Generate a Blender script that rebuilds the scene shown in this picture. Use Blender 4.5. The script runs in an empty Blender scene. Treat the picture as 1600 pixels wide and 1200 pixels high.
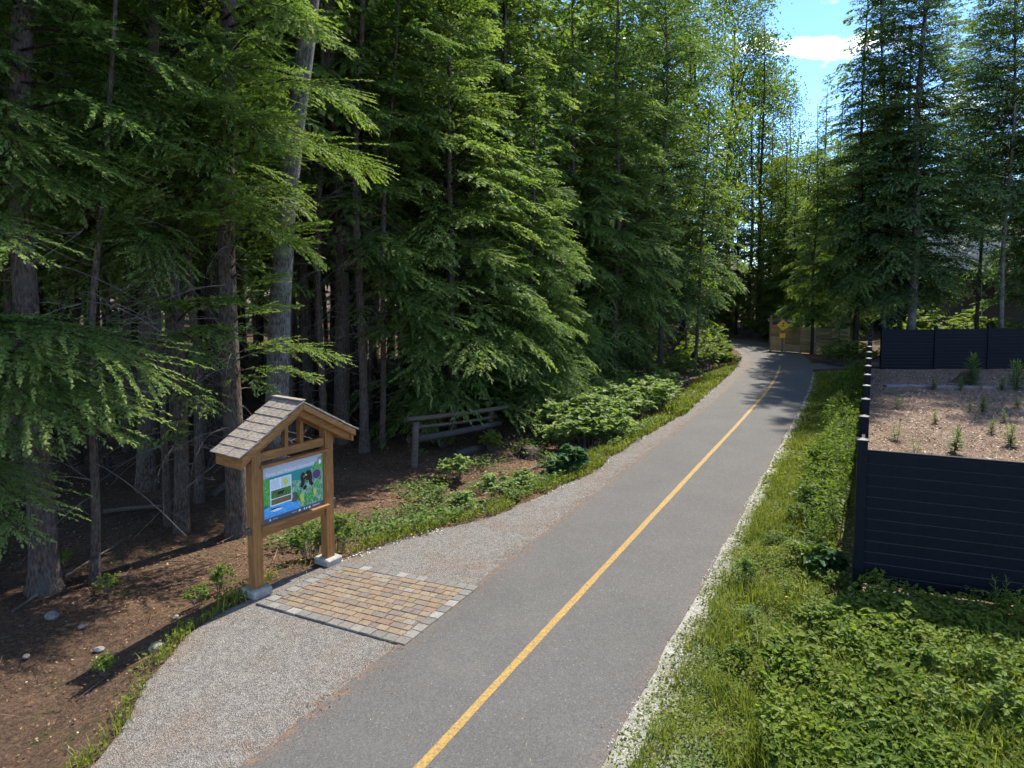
import bpy, bmesh, math, random
import numpy as np
from mathutils import Vector, Matrix, noise as mnoise
R = math.radians
SC = bpy.context.scene
COL = SC.collection
random.seed(11)
rng = np.random.default_rng(11)

# ------------------------------------------------------------------ camera, sky, sun, exposure
CAM_H, PITCH, F, PY0 = 4.5, R(4.0), 1066.0, 505.0
cam = bpy.data.cameras.new('camera'); cam_o = bpy.data.objects.new('camera', cam); COL.objects.link(cam_o)
cam.sensor_width = 36.0; cam.lens = 36.0 * F / 1600.0
cam.shift_y = -(600.0 - PY0) / 1600.0
cam.clip_start = 0.1; cam.clip_end = 3000
cam_o.location = (0, 0, CAM_H); cam_o.rotation_euler = (R(90) - PITCH, 0, 0)
SC.camera = cam_o

SUN_AZ, SUN_EL = R(37), R(52)            # azimuth measured from +Y (view direction) towards +X (right)
SUN_DIR = Vector((math.sin(SUN_AZ) * math.cos(SUN_EL), math.cos(SUN_AZ) * math.cos(SUN_EL), math.sin(SUN_EL)))
W = bpy.data.worlds.new('World'); SC.world = W; W.use_nodes = True
wn, wl = W.node_tree.nodes, W.node_tree.links
wn.clear()
w_out = wn.new('ShaderNodeOutputWorld'); w_bg = wn.new('ShaderNodeBackground'); sky = wn.new('ShaderNodeTexSky')
sky.sky_type = 'NISHITA'; sky.sun_disc = False; sky.sun_elevation = SUN_EL; sky.sun_rotation = SUN_AZ
sky.altitude = 3000; sky.air_density = 1.0; sky.dust_density = 0.0; sky.ozone_density = 5.0
w_bg.inputs['Strength'].default_value = 0.122
# fair-weather clouds, cover beyond the view and whiteness raised to add fill light
w_tc = wn.new('ShaderNodeTexCoord'); w_map = wn.new('ShaderNodeMapping'); w_map.inputs['Scale'].default_value = (3.2, 3.2, 7.0)
w_map.inputs['Location'].default_value = (0.35, 0.1, 0.2)
w_no = wn.new('ShaderNodeTexNoise'); w_no.inputs['Scale'].default_value = 2.6; w_no.inputs['Detail'].default_value = 9; w_no.inputs['Roughness'].default_value = 0.55
w_cr = wn.new('ShaderNodeValToRGB'); w_cr.color_ramp.elements[0].position = 0.555; w_cr.color_ramp.elements[1].position = 0.70
w_mix = wn.new('ShaderNodeMix'); w_mix.data_type = 'RGBA'; w_mix.inputs['B'].default_value = (10.0, 10.2, 10.6, 1)
wl.new(w_tc.outputs['Generated'], w_map.inputs['Vector']); wl.new(w_map.outputs[0], w_no.inputs['Vector'])
wl.new(w_no.outputs['Fac'], w_cr.inputs['Fac']); wl.new(w_cr.outputs['Color'], w_mix.inputs['Factor'])
w_hs = wn.new('ShaderNodeHueSaturation'); w_hs.inputs['Saturation'].default_value = 1.06
wl.new(sky.outputs[0], w_hs.inputs['Color']); wl.new(w_hs.outputs[0], w_mix.inputs['A']); wl.new(w_mix.outputs['Result'], w_bg.inputs['Color'])
wl.new(w_bg.outputs[0], w_out.inputs['Surface'])

sun = bpy.data.lights.new('sun', 'SUN'); sun.energy = 3.3; sun.angle = R(0.55); sun.color = (1.0, 0.94, 0.82)
sun_o = bpy.data.objects.new('sun', sun); COL.objects.link(sun_o)
sun_o.rotation_euler = (-SUN_DIR).to_track_quat('-Z', 'Y').to_euler(); sun_o.location = (20, 20, 40)

vs = SC.view_settings
vs.view_transform = 'Standard'; vs.look = 'None'; vs.gamma = 1.0; vs.use_curve_mapping = False; vs.exposure = 1.63
SC.render.engine = 'CYCLES'
SC.cycles.max_bounces = 4; SC.cycles.diffuse_bounces = 3; SC.cycles.glossy_bounces = 1; SC.cycles.transmission_bounces = 3
SC.cycles.use_denoising = True; SC.cycles.use_adaptive_sampling = True; SC.cycles.adaptive_threshold = 0.02; SC.cycles.adaptive_min_samples = 24
SC.cycles.sample_clamp_indirect = 6.0

# ------------------------------------------------------------------ pixel <-> place helpers (photo is 1600 x 1200)
cp, sp_ = math.cos(PITCH), math.sin(PITCH)
def ray(px, py):
    dx, dy = (px - 800.0) / F, (PY0 - py) / F
    return np.array((dx, cp + dy * sp_, -sp_ + dy * cp))
def G(px, py, z=0.0):
    d = ray(px, py); t = (z - CAM_H) / d[2]
    return np.array((d[0] * t, d[1] * t, z))
def D(px, py, Y):
    d = ray(px, py); t = Y / d[1]
    return np.array((d[0] * t, Y, CAM_H + d[2] * t))

ORD = 'first second third fourth fifth sixth seventh eighth ninth tenth eleventh twelfth thirteenth fourteenth fifteenth'.split()
# ------------------------------------------------------------------ numpy value noise
_tab = np.random.default_rng(3).random((256, 256))
def vnoise(x, y, s=1.0, seed=0):
    x = np.asarray(x, float) * s + seed * 17.3 + 500; y = np.asarray(y, float) * s + seed * 9.1 + 500
    xi, yi = np.floor(x).astype(int), np.floor(y).astype(int); fx, fy = x - xi, y - yi
    fx, fy = fx * fx * (3 - 2 * fx), fy * fy * (3 - 2 * fy)
    g = lambda a, b: _tab[a & 255, b & 255]
    return (g(xi, yi) * (1 - fx) + g(xi + 1, yi) * fx) * (1 - fy) + (g(xi, yi + 1) * (1 - fx) + g(xi + 1, yi + 1) * fx) * fy
def fbm(x, y, s=1.0, seed=0):
    return (vnoise(x, y, s, seed) + .5 * vnoise(x, y, s * 2.1, seed + 1) + .25 * vnoise(x, y, s * 4.3, seed + 2)) / 1.75
def sm(a, b, x):
    t = np.clip((x - a) / (b - a), 0, 1); return t * t * (3 - 2 * t)

# ------------------------------------------------------------------ materials
MATS = {}
class NT:
    def __init__(s, name, rough=0.8, spec=0.25):
        s.m = bpy.data.materials.new(name); s.m.use_nodes = True; s.n = s.m.node_tree.nodes; s.l = s.m.node_tree.links
        s.b = s.n['Principled BSDF']; s.b.inputs['Roughness'].default_value = rough; s.b.inputs['Specular IOR Level'].default_value = spec
        s._tc = None; MATS[name] = s.m
    def new(s, t, **kw):
        nd = s.n.new(t)
        for k, v in kw.items(): nd.inputs[k.replace('_', ' ')].default_value = v
        return nd
    def co(s, kind='Object', scale=None, rot=None):
        tc = s.n.new('ShaderNodeTexCoord'); o = tc.outputs[kind]
        if scale is not None:
            mp = s.n.new('ShaderNodeMapping'); mp.inputs['Scale'].default_value = scale
            if rot: mp.inputs['Rotation'].default_value = rot
            s.l.new(o, mp.inputs['Vector']); o = mp.outputs[0]
        return o
    def world(s, scale=None):
        g = s.n.new('ShaderNodeNewGeometry'); o = g.outputs['Position']
        if scale is not None:
            mp = s.n.new('ShaderNodeMapping'); mp.inputs['Scale'].default_value = scale
            s.l.new(o, mp.inputs['Vector']); o = mp.outputs[0]
        return o
    def noise(s, vec, scale, detail=4, rough=0.6, out='Fac'):
        nd = s.new('ShaderNodeTexNoise', Scale=scale, Detail=detail, Roughness=rough); s.l.new(vec, nd.inputs['Vector']); return nd.outputs[out]
    def voro(s, vec, scale, out='Color', feat='F1', rnd=1.0):
        nd = s.new('ShaderNodeTexVoronoi', Scale=scale, Randomness=rnd); nd.feature = feat; s.l.new(vec, nd.inputs['Vector']); return nd.outputs[out]
    def ramp(s, fac, stops, interp='LINEAR'):
        nd = s.n.new('ShaderNodeValToRGB'); cr = nd.color_ramp; cr.interpolation = interp
        while len(cr.elements) < len(stops): cr.elements.new(0.5)
        for e, (p, c) in zip(cr.elements, stops): e.position = p; e.color = (*c, 1) if len(c) == 3 else c
        s.l.new(fac, nd.inputs['Fac']); return nd.outputs['Color']
    def mix(s, fac, a, b, mode='MIX'):
        nd = s.n.new('ShaderNodeMix'); nd.data_type = 'RGBA'; nd.blend_type = mode
        for k, v in (('Factor', fac), ('A', a), ('B', b)):
            if hasattr(v, 'is_linked') or hasattr(v, 'links'): s.l.new(v, nd.inputs[k])
            elif k == 'Factor': nd.inputs[k].default_value = v
            else: nd.inputs[k].default_value = (*v, 1)
        return nd.outputs['Result']
    def math(s, op, a, b=0.0):
        nd = s.n.new('ShaderNodeMath'); nd.operation = op
        for i, v in enumerate((a, b)):
            if hasattr(v, 'links'): s.l.new(v, nd.inputs[i])
            else: nd.inputs[i].default_value = v
        return nd.outputs[0]
    def attr(s, name, out='Fac'):
        nd = s.n.new('ShaderNodeAttribute'); nd.attribute_name = name; return nd.outputs[out]
    def objrand(s):
        return s.n.new('ShaderNodeObjectInfo').outputs['Random']
    def color(s, c): s.l.new(c, s.b.inputs['Base Color']) if hasattr(c, 'links') else setattr(s.b.inputs['Base Color'], 'default_value', (*c, 1))
    def bump(s, h, strength=0.4, dist=0.02):
        nd = s.new('ShaderNodeBump', Strength=strength, Distance=dist); s.l.new(h, nd.inputs['Height']); s.l.new(nd.outputs[0], s.b.inputs['Normal'])

def flat(name, c, rough=0.6, spec=0.3, var=0.12, scale=8):
    t = NT(name, rough, spec); v = t.co(); n = t.noise(v, scale, 4)
    t.color(t.ramp(n, [(0.3, tuple(x * (1 - var) for x in c)), (0.7, tuple(min(1, x * (1 + var)) for x in c))])); return t.m

def leafmat(name, stops, trans=0.35, rough=0.55, spec=0.14, hv=0.0):
    """stops: ramp over the 'tint' attribute; thin leaves let light through"""
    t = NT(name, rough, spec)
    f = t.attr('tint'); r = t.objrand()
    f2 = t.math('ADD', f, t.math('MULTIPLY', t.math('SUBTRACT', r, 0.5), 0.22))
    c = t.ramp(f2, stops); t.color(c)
    tr = t.n.new('ShaderNodeBsdfTranslucent')
    c2 = t.mix(1.0, c, (1.18, 1.28, 0.56), 'MULTIPLY'); t.l.new(c2, tr.inputs['Color'])
    ms = t.n.new('ShaderNodeMixShader'); ms.inputs[0].default_value = trans
    out = t.n['Material Output']
    t.l.new(t.b.outputs[0], ms.inputs[1]); t.l.new(tr.outputs[0], ms.inputs[2]); t.l.new(ms.outputs[0], out.inputs['Surface'])
    return t.m

# asphalt
t = NT('asphalt', 0.85, 0.3); v = t.world()
fine = t.voro(v, 70, 'Color'); big = t.noise(v, 0.9, 5); mid = t.noise(v, 9, 4)
g = t.ramp(fine, [(0.1, (.050, .048, .046)), (0.55, (.090, .086, .082)), (0.88, (.130, .124, .118)), (1.0, (.27, .26, .245))])
g = t.mix(0.40, g, t.ramp(big, [(0.32, (.070, .067, .064)), (0.68, (.110, .104, .097))]))
g = t.mix(t.ramp(mid, [(0.35, (0, 0, 0)), (0.8, (.3, .3, .3))]), g, (.075, .072, .068))
ed = t.attr('edge')     # 1 at the rim of the path, 0 inside: blown needles and dirt lie there
dirt = t.math('MULTIPLY', t.math('POWER', ed, 2.0), t.ramp(t.noise(v, 6, 6, .7), [(0.42, (0, 0, 0)), (0.62, (1, 1, 1))]))
g = t.mix(dirt, g, t.ramp(t.voro(v, 70), [(0.2, (.10, .055, .032)), (0.9, (.24, .14, .08))]))
t.color(g); t.bump(t.voro(v, 95, 'Distance'), 0.35, 0.01)
# yellow paint
t = NT('line_paint', 0.7, 0.3); v = t.world()
wear = t.ramp(t.noise(v, 28, 6, .75), [(0.40, (0, 0, 0)), (0.60, (1, 1, 1))])
t.color(t.mix(wear, (.16, .125, .07), t.ramp(t.noise(v, 3, 3), [(0.3, (.36, .20, .022)), (0.7, (.43, .25, .038))])))
# gravel
t = NT('gravel', 0.9, 0.2); v = t.world()
a = t.voro(v, 78, 'Color'); b = t.noise(v, 1.3, 5); c = t.noise(v, 5, 4)
g = t.ramp(a, [(0.05, (.04, .037, .034)), (0.35, (.115, .107, .098)), (0.65, (.20, .185, .168)), (0.92, (.31, .29, .265)), (1, (.52, .50, .46))])
g = t.mix(0.4, g, t.ramp(t.voro(v, 22), [(0.2, (.10, .096, .092)), (0.8, (.21, .195, .172))]))
g = t.mix(t.ramp(b, [(0.46, (0, 0, 0)), (0.74, (.42, .42, .42))]), g, t.ramp(a, [(0.1, (.075, .042, .026)), (0.8, (.21, .135, .085))]))
g = t.mix(t.math('MULTIPLY', t.attr('edge'), t.ramp(c, [(0.48, (0, 0, 0)), (0.66, (.8, .8, .8))])), g, t.ramp(a, [(0.2, (.075, .045, .03)), (0.9, (.20, .13, .08))]))
t.color(g); t.bump(t.voro(v, 78, 'Distance'), 0.8, 0.015)
# forest floor
t = NT('forest_floor', 0.95, 0.1); v = t.world()
a = t.noise(v, 0.55, 6); b = t.noise(v, 14, 7, .75); c = t.voro(v, 42)
g = t.ramp(b, [(0.28, (.022, .015, .011)), (0.5, (.078, .050, .035)), (0.66, (.145, .093, .062)), (0.85, (.29, .22, .165))])
g = t.mix(t.ramp(a, [(0.4, (0, 0, 0)), (0.65, (.8, .8, .8))]), g, t.ramp(c, [(0.1, (.05, .030, .020)), (0.6, (.165, .096, .056)), (1, (.32, .225, .155))]))
g = t.mix(t.ramp(t.noise(v, 2.3, 5), [(0.56, (0, 0, 0)), (0.74, (.6, .6, .6))]), g, (.045, .06, .018))
t.color(g); t.bump(b, 0.9, 0.05)
# verge soil with dry grass and white seed fluff
t = NT('verge_soil', 0.95, 0.1); v = t.world()
a = t.noise(v, 3.0, 6); b = t.noise(v, 40, 5, .7); c = t.voro(v, 60)
g = t.ramp(b, [(0.3, (.05, .045, .02)), (0.5, (.12, .105, .05)), (0.75, (.26, .22, .13))])
g = t.mix(t.ramp(a, [(0.34, (0, 0, 0)), (0.52, (1, 1, 1))]), g, t.ramp(b, [(0.3, (.04, .07, .014)), (0.7, (.13, .18, .035))]))
fl = t.math('MULTIPLY', t.attr('edge'), t.ramp(t.noise(v, 3.0, 7, .7), [(0.34, (.15, .15, .15)), (0.54, (1, 1, 1))]))
g = t.mix(fl, g, t.ramp(b, [(0.3, (.22, .20, .17)), (0.55, (.36, .34, .31)), (0.75, (.55, .54, .51))]))
t.color(g); t.bump(b, 0.8, 0.03)
# bark mulch
t = NT('bark_mulch', 0.95, 0.1); v = t.world(); v2 = t.world((1, 1.9, 1))
a = t.voro(v2, 26); b = t.noise(v, 30, 5, .7); c = t.noise(v, 0.8, 4)
g = t.ramp(a, [(0.05, (.05, .032, .023)), (0.35, (.145, .092, .062)), (0.65, (.27, .19, .135)), (1, (.48, .38, .29))])
g = t.mix(t.ramp(b, [(0.4, (.5, .5, .5)), (0.6, (0, 0, 0))]), g, (.10, .062, .045))
g = t.mix(t.ramp(c, [(0.4, (0, 0, 0)), (0.65, (.45, .45, .45))]), g, t.ramp(a, [(0.1, (.19, .14, .10)), (0.9, (.43, .34, .265))]))
t.color(g); t.bump(t.voro(v2, 26, 'Distance'), 1.0, 0.04)
# barks
def barkmat(name, stops, lichen=None):
    t = NT(name, 0.95, 0.1); v = t.co('Object', (13, 13, 4.2)); v1 = t.co()
    n = t.noise(v, 2.2, 8, .75); vo = t.voro(v, 2.4, 'Distance')
    h = t.math('ADD', n, t.math('MULTIPLY', vo, .5))
    g = t.ramp(h, stops)
    if lichen:
        g = t.mix(t.ramp(t.noise(v1, 2.6, 6, .7), [(0.44, (0, 0, 0)), (0.66, (.85, .85, .85))]), g, lichen)
    t.color(g); t.bump(h, 1.0, 0.05)
barkmat('bark_brown', [(0.45, (.030, .020, .015)), (0.75, (.105, .072, .055)), (1.0, (.19, .145, .12))], (.12, .11, .095))
barkmat('bark_grey', [(0.45, (.035, .028, .024)), (0.75, (.12, .102, .09)), (1.0, (.22, .20, .18))], (.26, .255, .225))
barkmat('bark_dark', [(0.45, (.015, .011, .009)), (0.8, (.055, .04, .032)), (1.1, (.10, .08, .065))])
flat('twig_dead', (.15, .125, .105), 0.95, 0.1, 0.35, 5)
# foliage
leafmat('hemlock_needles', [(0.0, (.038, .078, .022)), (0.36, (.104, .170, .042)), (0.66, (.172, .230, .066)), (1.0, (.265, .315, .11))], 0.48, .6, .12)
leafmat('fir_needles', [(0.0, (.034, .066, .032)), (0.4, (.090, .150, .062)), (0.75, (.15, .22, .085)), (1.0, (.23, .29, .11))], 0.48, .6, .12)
leafmat('broad_leaf_yellow', [(0.0, (.05, .085, .012)), (0.5, (.11, .165, .022)), (1.0, (.22, .26, .04))], 0.5)
leafmat('broad_leaf_green', [(0.0, (.034, .08, .014)), (0.5, (.10, .16, .027)), (1.0, (.22, .27, .05))], 0.45)
leafmat('broad_leaf_pale', [(0.0, (.05, .10, .024)), (0.5, (.14, .21, .055)), (1.0, (.29, .35, .12))], 0.42)
leafmat('broad_leaf_dark', [(0.0, (.018, .05, .018)), (0.5, (.04, .095, .032)), (1.0, (.09, .16, .05))], 0.35)
leafmat('grass_blade', [(0.0, (.07, .09, .015)), (0.5, (.155, .19, .028)), (0.85, (.27, .28, .055)), (1.0, (.42, .35, .15))], 0.4)
leafmat('clover_leaf', [(0.0, (.06, .10, .014)), (0.5, (.16, .195, .026)), (0.85, (.28, .28, .045)), (1.0, (.42, .35, .11))], 0.45)
leafmat('litter', [(0.0, (.04, .022, .014)), (0.5, (.16, .085, .045)), (0.85, (.33, .22, .14)), (1.0, (.5, .42, .34))], 0.0, 0.9, 0.1)
leafmat('chip', [(0.0, (.06, .038, .027)), (0.5, (.22, .145, .10)), (0.85, (.40, .30, .22)), (1.0, (.58, .49, .41))], 0.0, 0.9, 0.1)
leafmat('seed_fluff', [(0.0, (.42, .40, .37)), (1.0, (.70, .69, .66))], 0.2, 0.95, 0.0)
leafmat('yellow_petal', [(0.0, (.6, .42, .02)), (1.0, (.8, .6, .05))], 0.2)
# built things
def woodmat(name, stops, axis=(1, 14, 14), rough=0.6, spec=0.3):
    t = NT(name, rough, spec); v = t.co('Object', axis); n = t.noise(v, 3.0, 6, .65); w = t.noise(t.co(), 2.2, 4)
    g = t.ramp(n, stops); g = t.mix(t.ramp(w, [(0.4, (0, 0, 0)), (0.75, (.45, .45, .45))]), g, stops[0][1])
    if name == 'fence_pale': g = t.mix(1.0, g, t.ramp(t.objrand(), [(0, (.55, .52, .5)), (1, (1.15, 1.1, 1.05))]), 'MULTIPLY')
    t.color(g); t.bump(n, 0.35, 0.006)
CED = [(0.25, (.125, .054, .018)), (0.55, (.32, .145, .044)), (0.8, (.46, .235, .08))]
woodmat('cedar_x', CED, (1.2, 14, 14)); woodmat('cedar_z', CED, (14, 14, 1.2)); woodmat('cedar_y', CED, (14, 1.2, 14))
woodmat('cedar_grey', [(0.25, (.06, .045, .033)), (0.6, (.15, .115, .09)), (0.85, (.25, .20, .165))], (1.4, 14, 14), 0.9, 0.1)
woodmat('weathered_log', [(0.25, (.035, .029, .025)), (0.6, (.095, .083, .072)), (0.85, (.18, .165, .15))], (1.4, 12, 12), 0.9, 0.1)
woodmat('fence_pale', [(0.25, (.22, .16, .075)), (0.6, (.42, .32, .165)), (0.85, (.56, .45, .26))], (1.0, 10, 10), 0.9, 0.1)
woodmat('old_timber', [(0.25, (.10, .085, .09)), (0.6, (.25, .225, .23)), (0.85, (.38, .35, .35))], (1.4, 14, 14), 0.9, 0.1)
t = NT('shake', 0.95, 0.1); v = t.co('Object', (22, 2.0, 22)); n = t.noise(v, 3, 6, .7); r = t.objrand()
g = t.ramp(n, [(0.3, (.12, .095, .075)), (0.55, (.34, .28, .23)), (0.8, (.55, .49, .42))])
g = t.mix(t.math('MULTIPLY', r, .6), g, (.22, .19, .16)); g = t.mix(t.ramp(t.noise(t.co(), 9, 5), [(0.6, (0, 0, 0)), (0.75, (.6, .6, .6))]), g, (.15, .16, .06))
t.color(g); t.bump(n, 0.7, 0.01)
t = NT('concrete', 0.9, 0.2); v = t.co(); n = t.noise(v, 12, 6, .7)
t.color(t.ramp(n, [(0.3, (.22, .20, .17)), (0.7, (.42, .39, .34))])); t.bump(n, .4, .01)
def pavermat(name, stops):
    t = NT(name, 0.9, 0.2); r = t.objrand(); v = t.world()
    g = t.ramp(r, stops, 'CONSTANT'); n = t.noise(v, 30, 5, .7)
    g = t.mix(1.0, g, t.ramp(n, [(0.3, (.72, .70, .67)), (0.7, (1.08, 1.06, 1.04))]), 'MULTIPLY')
    g = t.mix(t.ramp(t.noise(v, 2.5, 4), [(0.5, (0, 0, 0)), (0.75, (.3, .3, .3))]), g, (.18, .12, .075))
    t.color(g); t.bump(n, .4, .006)
pavermat('paver_tan', [(0, (.215, .165, .115)), (.22, (.23, .182, .13)), (.42, (.205, .158, .112)), (.55, (.178, .145, .12)), (.68, (.21, .152, .108)), (.80, (.165, .138, .12)), (.9, (.195, .14, .102)), (.95, (.23, .205, .18))])
pavermat('paver_grey', [(0, (.18, .172, .16)), (.3, (.15, .145, .135)), (.5, (.215, .207, .194)), (.7, (.165, .16, .15)), (.86, (.26, .25, .235))])
t = NT('fence_black', 0.6, 0.12); v = t.co(); n = t.noise(v, 18, 4)
t.color(t.ramp(n, [(0.3, (.006, .007, .0105)), (0.7, (.010, .011, .015))])); t.bump(t.noise(v, 300, 2), .06, .002)
flat('fence_edge_glint', (.024, .026, .032), 0.5, 0.3)  # lighter tone for board chamfers, painting the light and dust edges catch
flat('cap_top', (.012, .013, .017), 0.55, 0.25)
flat('sign_yellow', (.80, .42, .01), 0.5, 0.4, 0.05); flat('sign_black', (.01, .01, .01), .5)
flat('sign_post_wood', (.16, .11, .07), .9)
t = NT('stone', 0.9, 0.2); v = t.co(); n = t.noise(v, 6, 6, .7)
t.color(t.mix(t.objrand(), t.ramp(n, [(0.3, (.11, .107, .10)), (0.7, (.27, .262, .25))]), t.ramp(n, [(0.3, (.16, .14, .12)), (0.7, (.34, .30, .27))]))); t.bump(n, .6, .03)
flat('house_wall', (.07, .052, .038), .8); flat('house_trim', (.40, .36, .30), .7); flat('shed_wall', (.36, .23, .13), .8)
t = NT('house_roof', 0.9, 0.2); v = t.co(); n = t.noise(v, 3, 5)
t.color(t.ramp(n, [(0.3, (.55, .47, .40)), (0.7, (.72, .65, .58))])); 
t = NT('glass', 0.08, 0.6); t.color((.02, .025, .03))

# ------------------------------------------------------------------ mesh helpers
class Geo:
    """collects quads (n,4,3) with a material slot and a tint each; becomes ONE mesh"""
    def __init__(s): s.q, s.mi, s.ti = [], [], []
    def quads(s, Q, mi=0, tint=None):
        Q = np.asarray(Q, np.float32).reshape(-1, 4, 3); n = len(Q)
        if n == 0: return
        if tint is not None and np.ndim(tint) == 1 and len(tint) > 1 and len(tint) * 2 == n: tint = np.tile(tint, 2)
        s.q.append(Q); s.mi.append(np.full(n, mi, np.int32))
        tt = np.full((n, 4), 0.5, np.float32) if tint is None else np.broadcast_to(np.asarray(tint, np.float32).reshape(-1, 1) if np.ndim(tint) < 2 else tint, (n, 4))
        s.ti.append(tt)
    def tube(s, pts, rad, sides=6, mi=0, tint=0.5, cap=True):
        s.quads(tube_quads(pts, rad, sides, cap), mi, [tint])
    def mesh(s, name, mats, weld=0.0, smooth=False):
        Q = np.concatenate(s.q); n = len(Q)
        me = bpy.data.meshes.new(name)
        V = Q.reshape(-1, 3); idx = np.arange(n * 4, dtype=np.int32); ti = np.concatenate(s.ti).reshape(-1)
        if weld:
            key = np.round(V / weld).astype(np.int64)
            _, first, inv = np.unique(key, axis=0, return_index=True, return_inverse=True)
            V = V[first]; ti = ti[first]; idx = inv.reshape(-1).astype(np.int32)
        me.vertices.add(len(V)); me.vertices.foreach_set('co', V.astype(np.float32).ravel())
        me.loops.add(n * 4); me.loops.foreach_set('vertex_index', idx)
        me.polygons.add(n); me.polygons.foreach_set('loop_start', np.arange(n, dtype=np.int32) * 4)
        me.polygons.foreach_set('material_index', np.concatenate(s.mi))
        if smooth: me.polygons.foreach_set('use_smooth', np.ones(n, bool))
        at = me.attributes.new('tint', 'FLOAT', 'POINT'); at.data.foreach_set('value', ti.astype(np.float32))
        for m in mats: me.materials.append(MATS[m])
        me.update(); me.validate(); return me

def tube_quads(pts, rad, sides=6, cap=True):
    P = np.asarray(pts, float); n = len(P); rad = np.broadcast_to(np.asarray(rad, float), (n,))
    T = np.gradient(P, axis=0); T /= np.linalg.norm(T, axis=1)[:, None] + 1e-9
    ref = np.array((0, 0, 1.)) if abs(T[0][2]) < .9 else np.array((1., 0, 0))
    U = np.cross(T, ref); U /= np.linalg.norm(U, axis=1)[:, None] + 1e-9; Vv = np.cross(T, U)
    a = np.linspace(0, 2 * np.pi, sides, endpoint=False)
    ring = P[:, None] + rad[:, None, None] * (np.cos(a)[None, :, None] * U[:, None] + np.sin(a)[None, :, None] * Vv[:, None])
    A, B = ring[:-1], ring[1:]
    Q = np.stack([A, np.roll(A, -1, 1), np.roll(B, -1, 1), B], 2).reshape(-1, 4, 3)
    if cap:
        ex = []
        for e in (0, -1):
            rg = ring[e]; c = P[e]
            for k in range(0, sides, 2): ex.append([rg[k], rg[(k + 1) % sides], rg[(k + 2) % sides], c])
        Q = np.concatenate([Q, np.array(ex)])
    return Q

def link(name, me, parent=None, loc=None, rz=0.0, kind=None):
    o = bpy.data.objects.new(name, me); COL.objects.link(o)
    if parent: o.parent = parent
    if loc is not None: o.location = tuple(float(x) for x in loc)
    if rz: o.rotation_euler = (0, 0, rz)
    if kind: o['kind'] = kind
    return o
def tag(o, label, cat, group=None):
    o['label'] = label; o['category'] = cat
    if group: o['group'] = group
    return o
def thing(name, label, cat, loc=(0, 0, 0), rz=0.0, group=None):
    o = link(name, None, None, loc, rz); o.empty_display_size = 0.2
    return tag(o, label, cat, group)

def pmesh(name, V, Fc, mats, mi=None, attrs=None, smooth=False):
    me = bpy.data.meshes.new(name); me.from_pydata([tuple(map(float, v)) for v in V], [], [tuple(map(int, f)) for f in Fc])
    for m in mats: me.materials.append(MATS[m])
    if mi is not None: me.polygons.foreach_set('material_index', np.asarray(mi, np.int32))
    for k, a in (attrs or {}).items():
        at = me.attributes.new(k, 'FLOAT', 'POINT'); at.data.foreach_set('value', np.asarray(a, np.float32))
    if smooth: me.polygons.foreach_set('use_smooth', np.ones(len(Fc), bool))
    me.update(); return me
def box(name, sx, sy, sz, mat, bevel=0.006, z0=False, taper=None):
    """box centred in x,y; z from 0 if z0 else centred"""
    bm = bmesh.new(); bmesh.ops.create_cube(bm, size=1.0)
    for v in bm.verts:
        v.co.x *= sx; v.co.y *= sy; v.co.z *= sz
        if z0: v.co.z += sz / 2
    if bevel: bmesh.ops.bevel(bm, geom=list(bm.edges), offset=bevel, segments=1, affect='EDGES')
    me = bpy.data.meshes.new(name); bm.to_mesh(me); bm.free(); me.materials.append(MATS[mat]); return me
def prism(name, poly, y0, y1, mat, bevel=0.004):
    """polygon in x,z extruded along y"""
    bm = bmesh.new(); vs_ = [bm.verts.new((p[0], y0, p[1])) for p in poly]; f = bm.faces.new(vs_)
    r = bmesh.ops.extrude_face_region(bm, geom=[f])
    for e in r['geom']:
        if isinstance(e, bmesh.types.BMVert): e.co.y = y1
    bmesh.ops.recalc_face_normals(bm, faces=bm.faces)
    if bevel: bmesh.ops.bevel(bm, geom=list(bm.edges), offset=bevel, segments=1, affect='EDGES')
    me = bpy.data.meshes.new(name); bm.to_mesh(me); bm.free(); me.materials.append(MATS[mat]); return me

# ------------------------------------------------------------------ the trail's line and the lie of the land
ctrl = np.array([(-9.9, -11.1), (-4.6, -1.1), (-.4, 6.8), (3.58, 14.3), (7.57, 21.8), (10.45, 27.4), (12.95, 32.8), (14.65, 37.3), (15.5, 41.6), (15.2, 46.2), (12.8, 50.6), (8.3, 54.4), (1.5, 57.8), (-10, 61)])
def catmull(P, step=0.3):
    out = []
    Q = np.vstack([2 * P[0] - P[1], P, 2 * P[-1] - P[-2]])
    for i in range(1, len(Q) - 2):
        n = max(2, int(np.linalg.norm(Q[i + 1] - Q[i]) / step)); tt = np.linspace(0, 1, n, endpoint=False)[:, None]
        a, b, c, d = Q[i - 1], Q[i], Q[i + 1], Q[i + 2]
        out.append(.5 * (2 * b + (c - a) * tt + (2 * a - 5 * b + 4 * c - d) * tt ** 2 + (3 * b - a - 3 * c + d) * tt ** 3))
    return np.vstack(out + [P[-1:]])
CL = catmull(ctrl); CT = np.gradient(CL, axis=0); CT /= np.linalg.norm(CT, axis=1)[:, None]
CN = np.stack([-CT[:, 1], CT[:, 0]], 1)                      # points to the left of the trail
CU = np.concatenate([[0], np.cumsum(np.linalg.norm(np.diff(CL, axis=0), axis=1))])
HALF = 1.46
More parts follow.
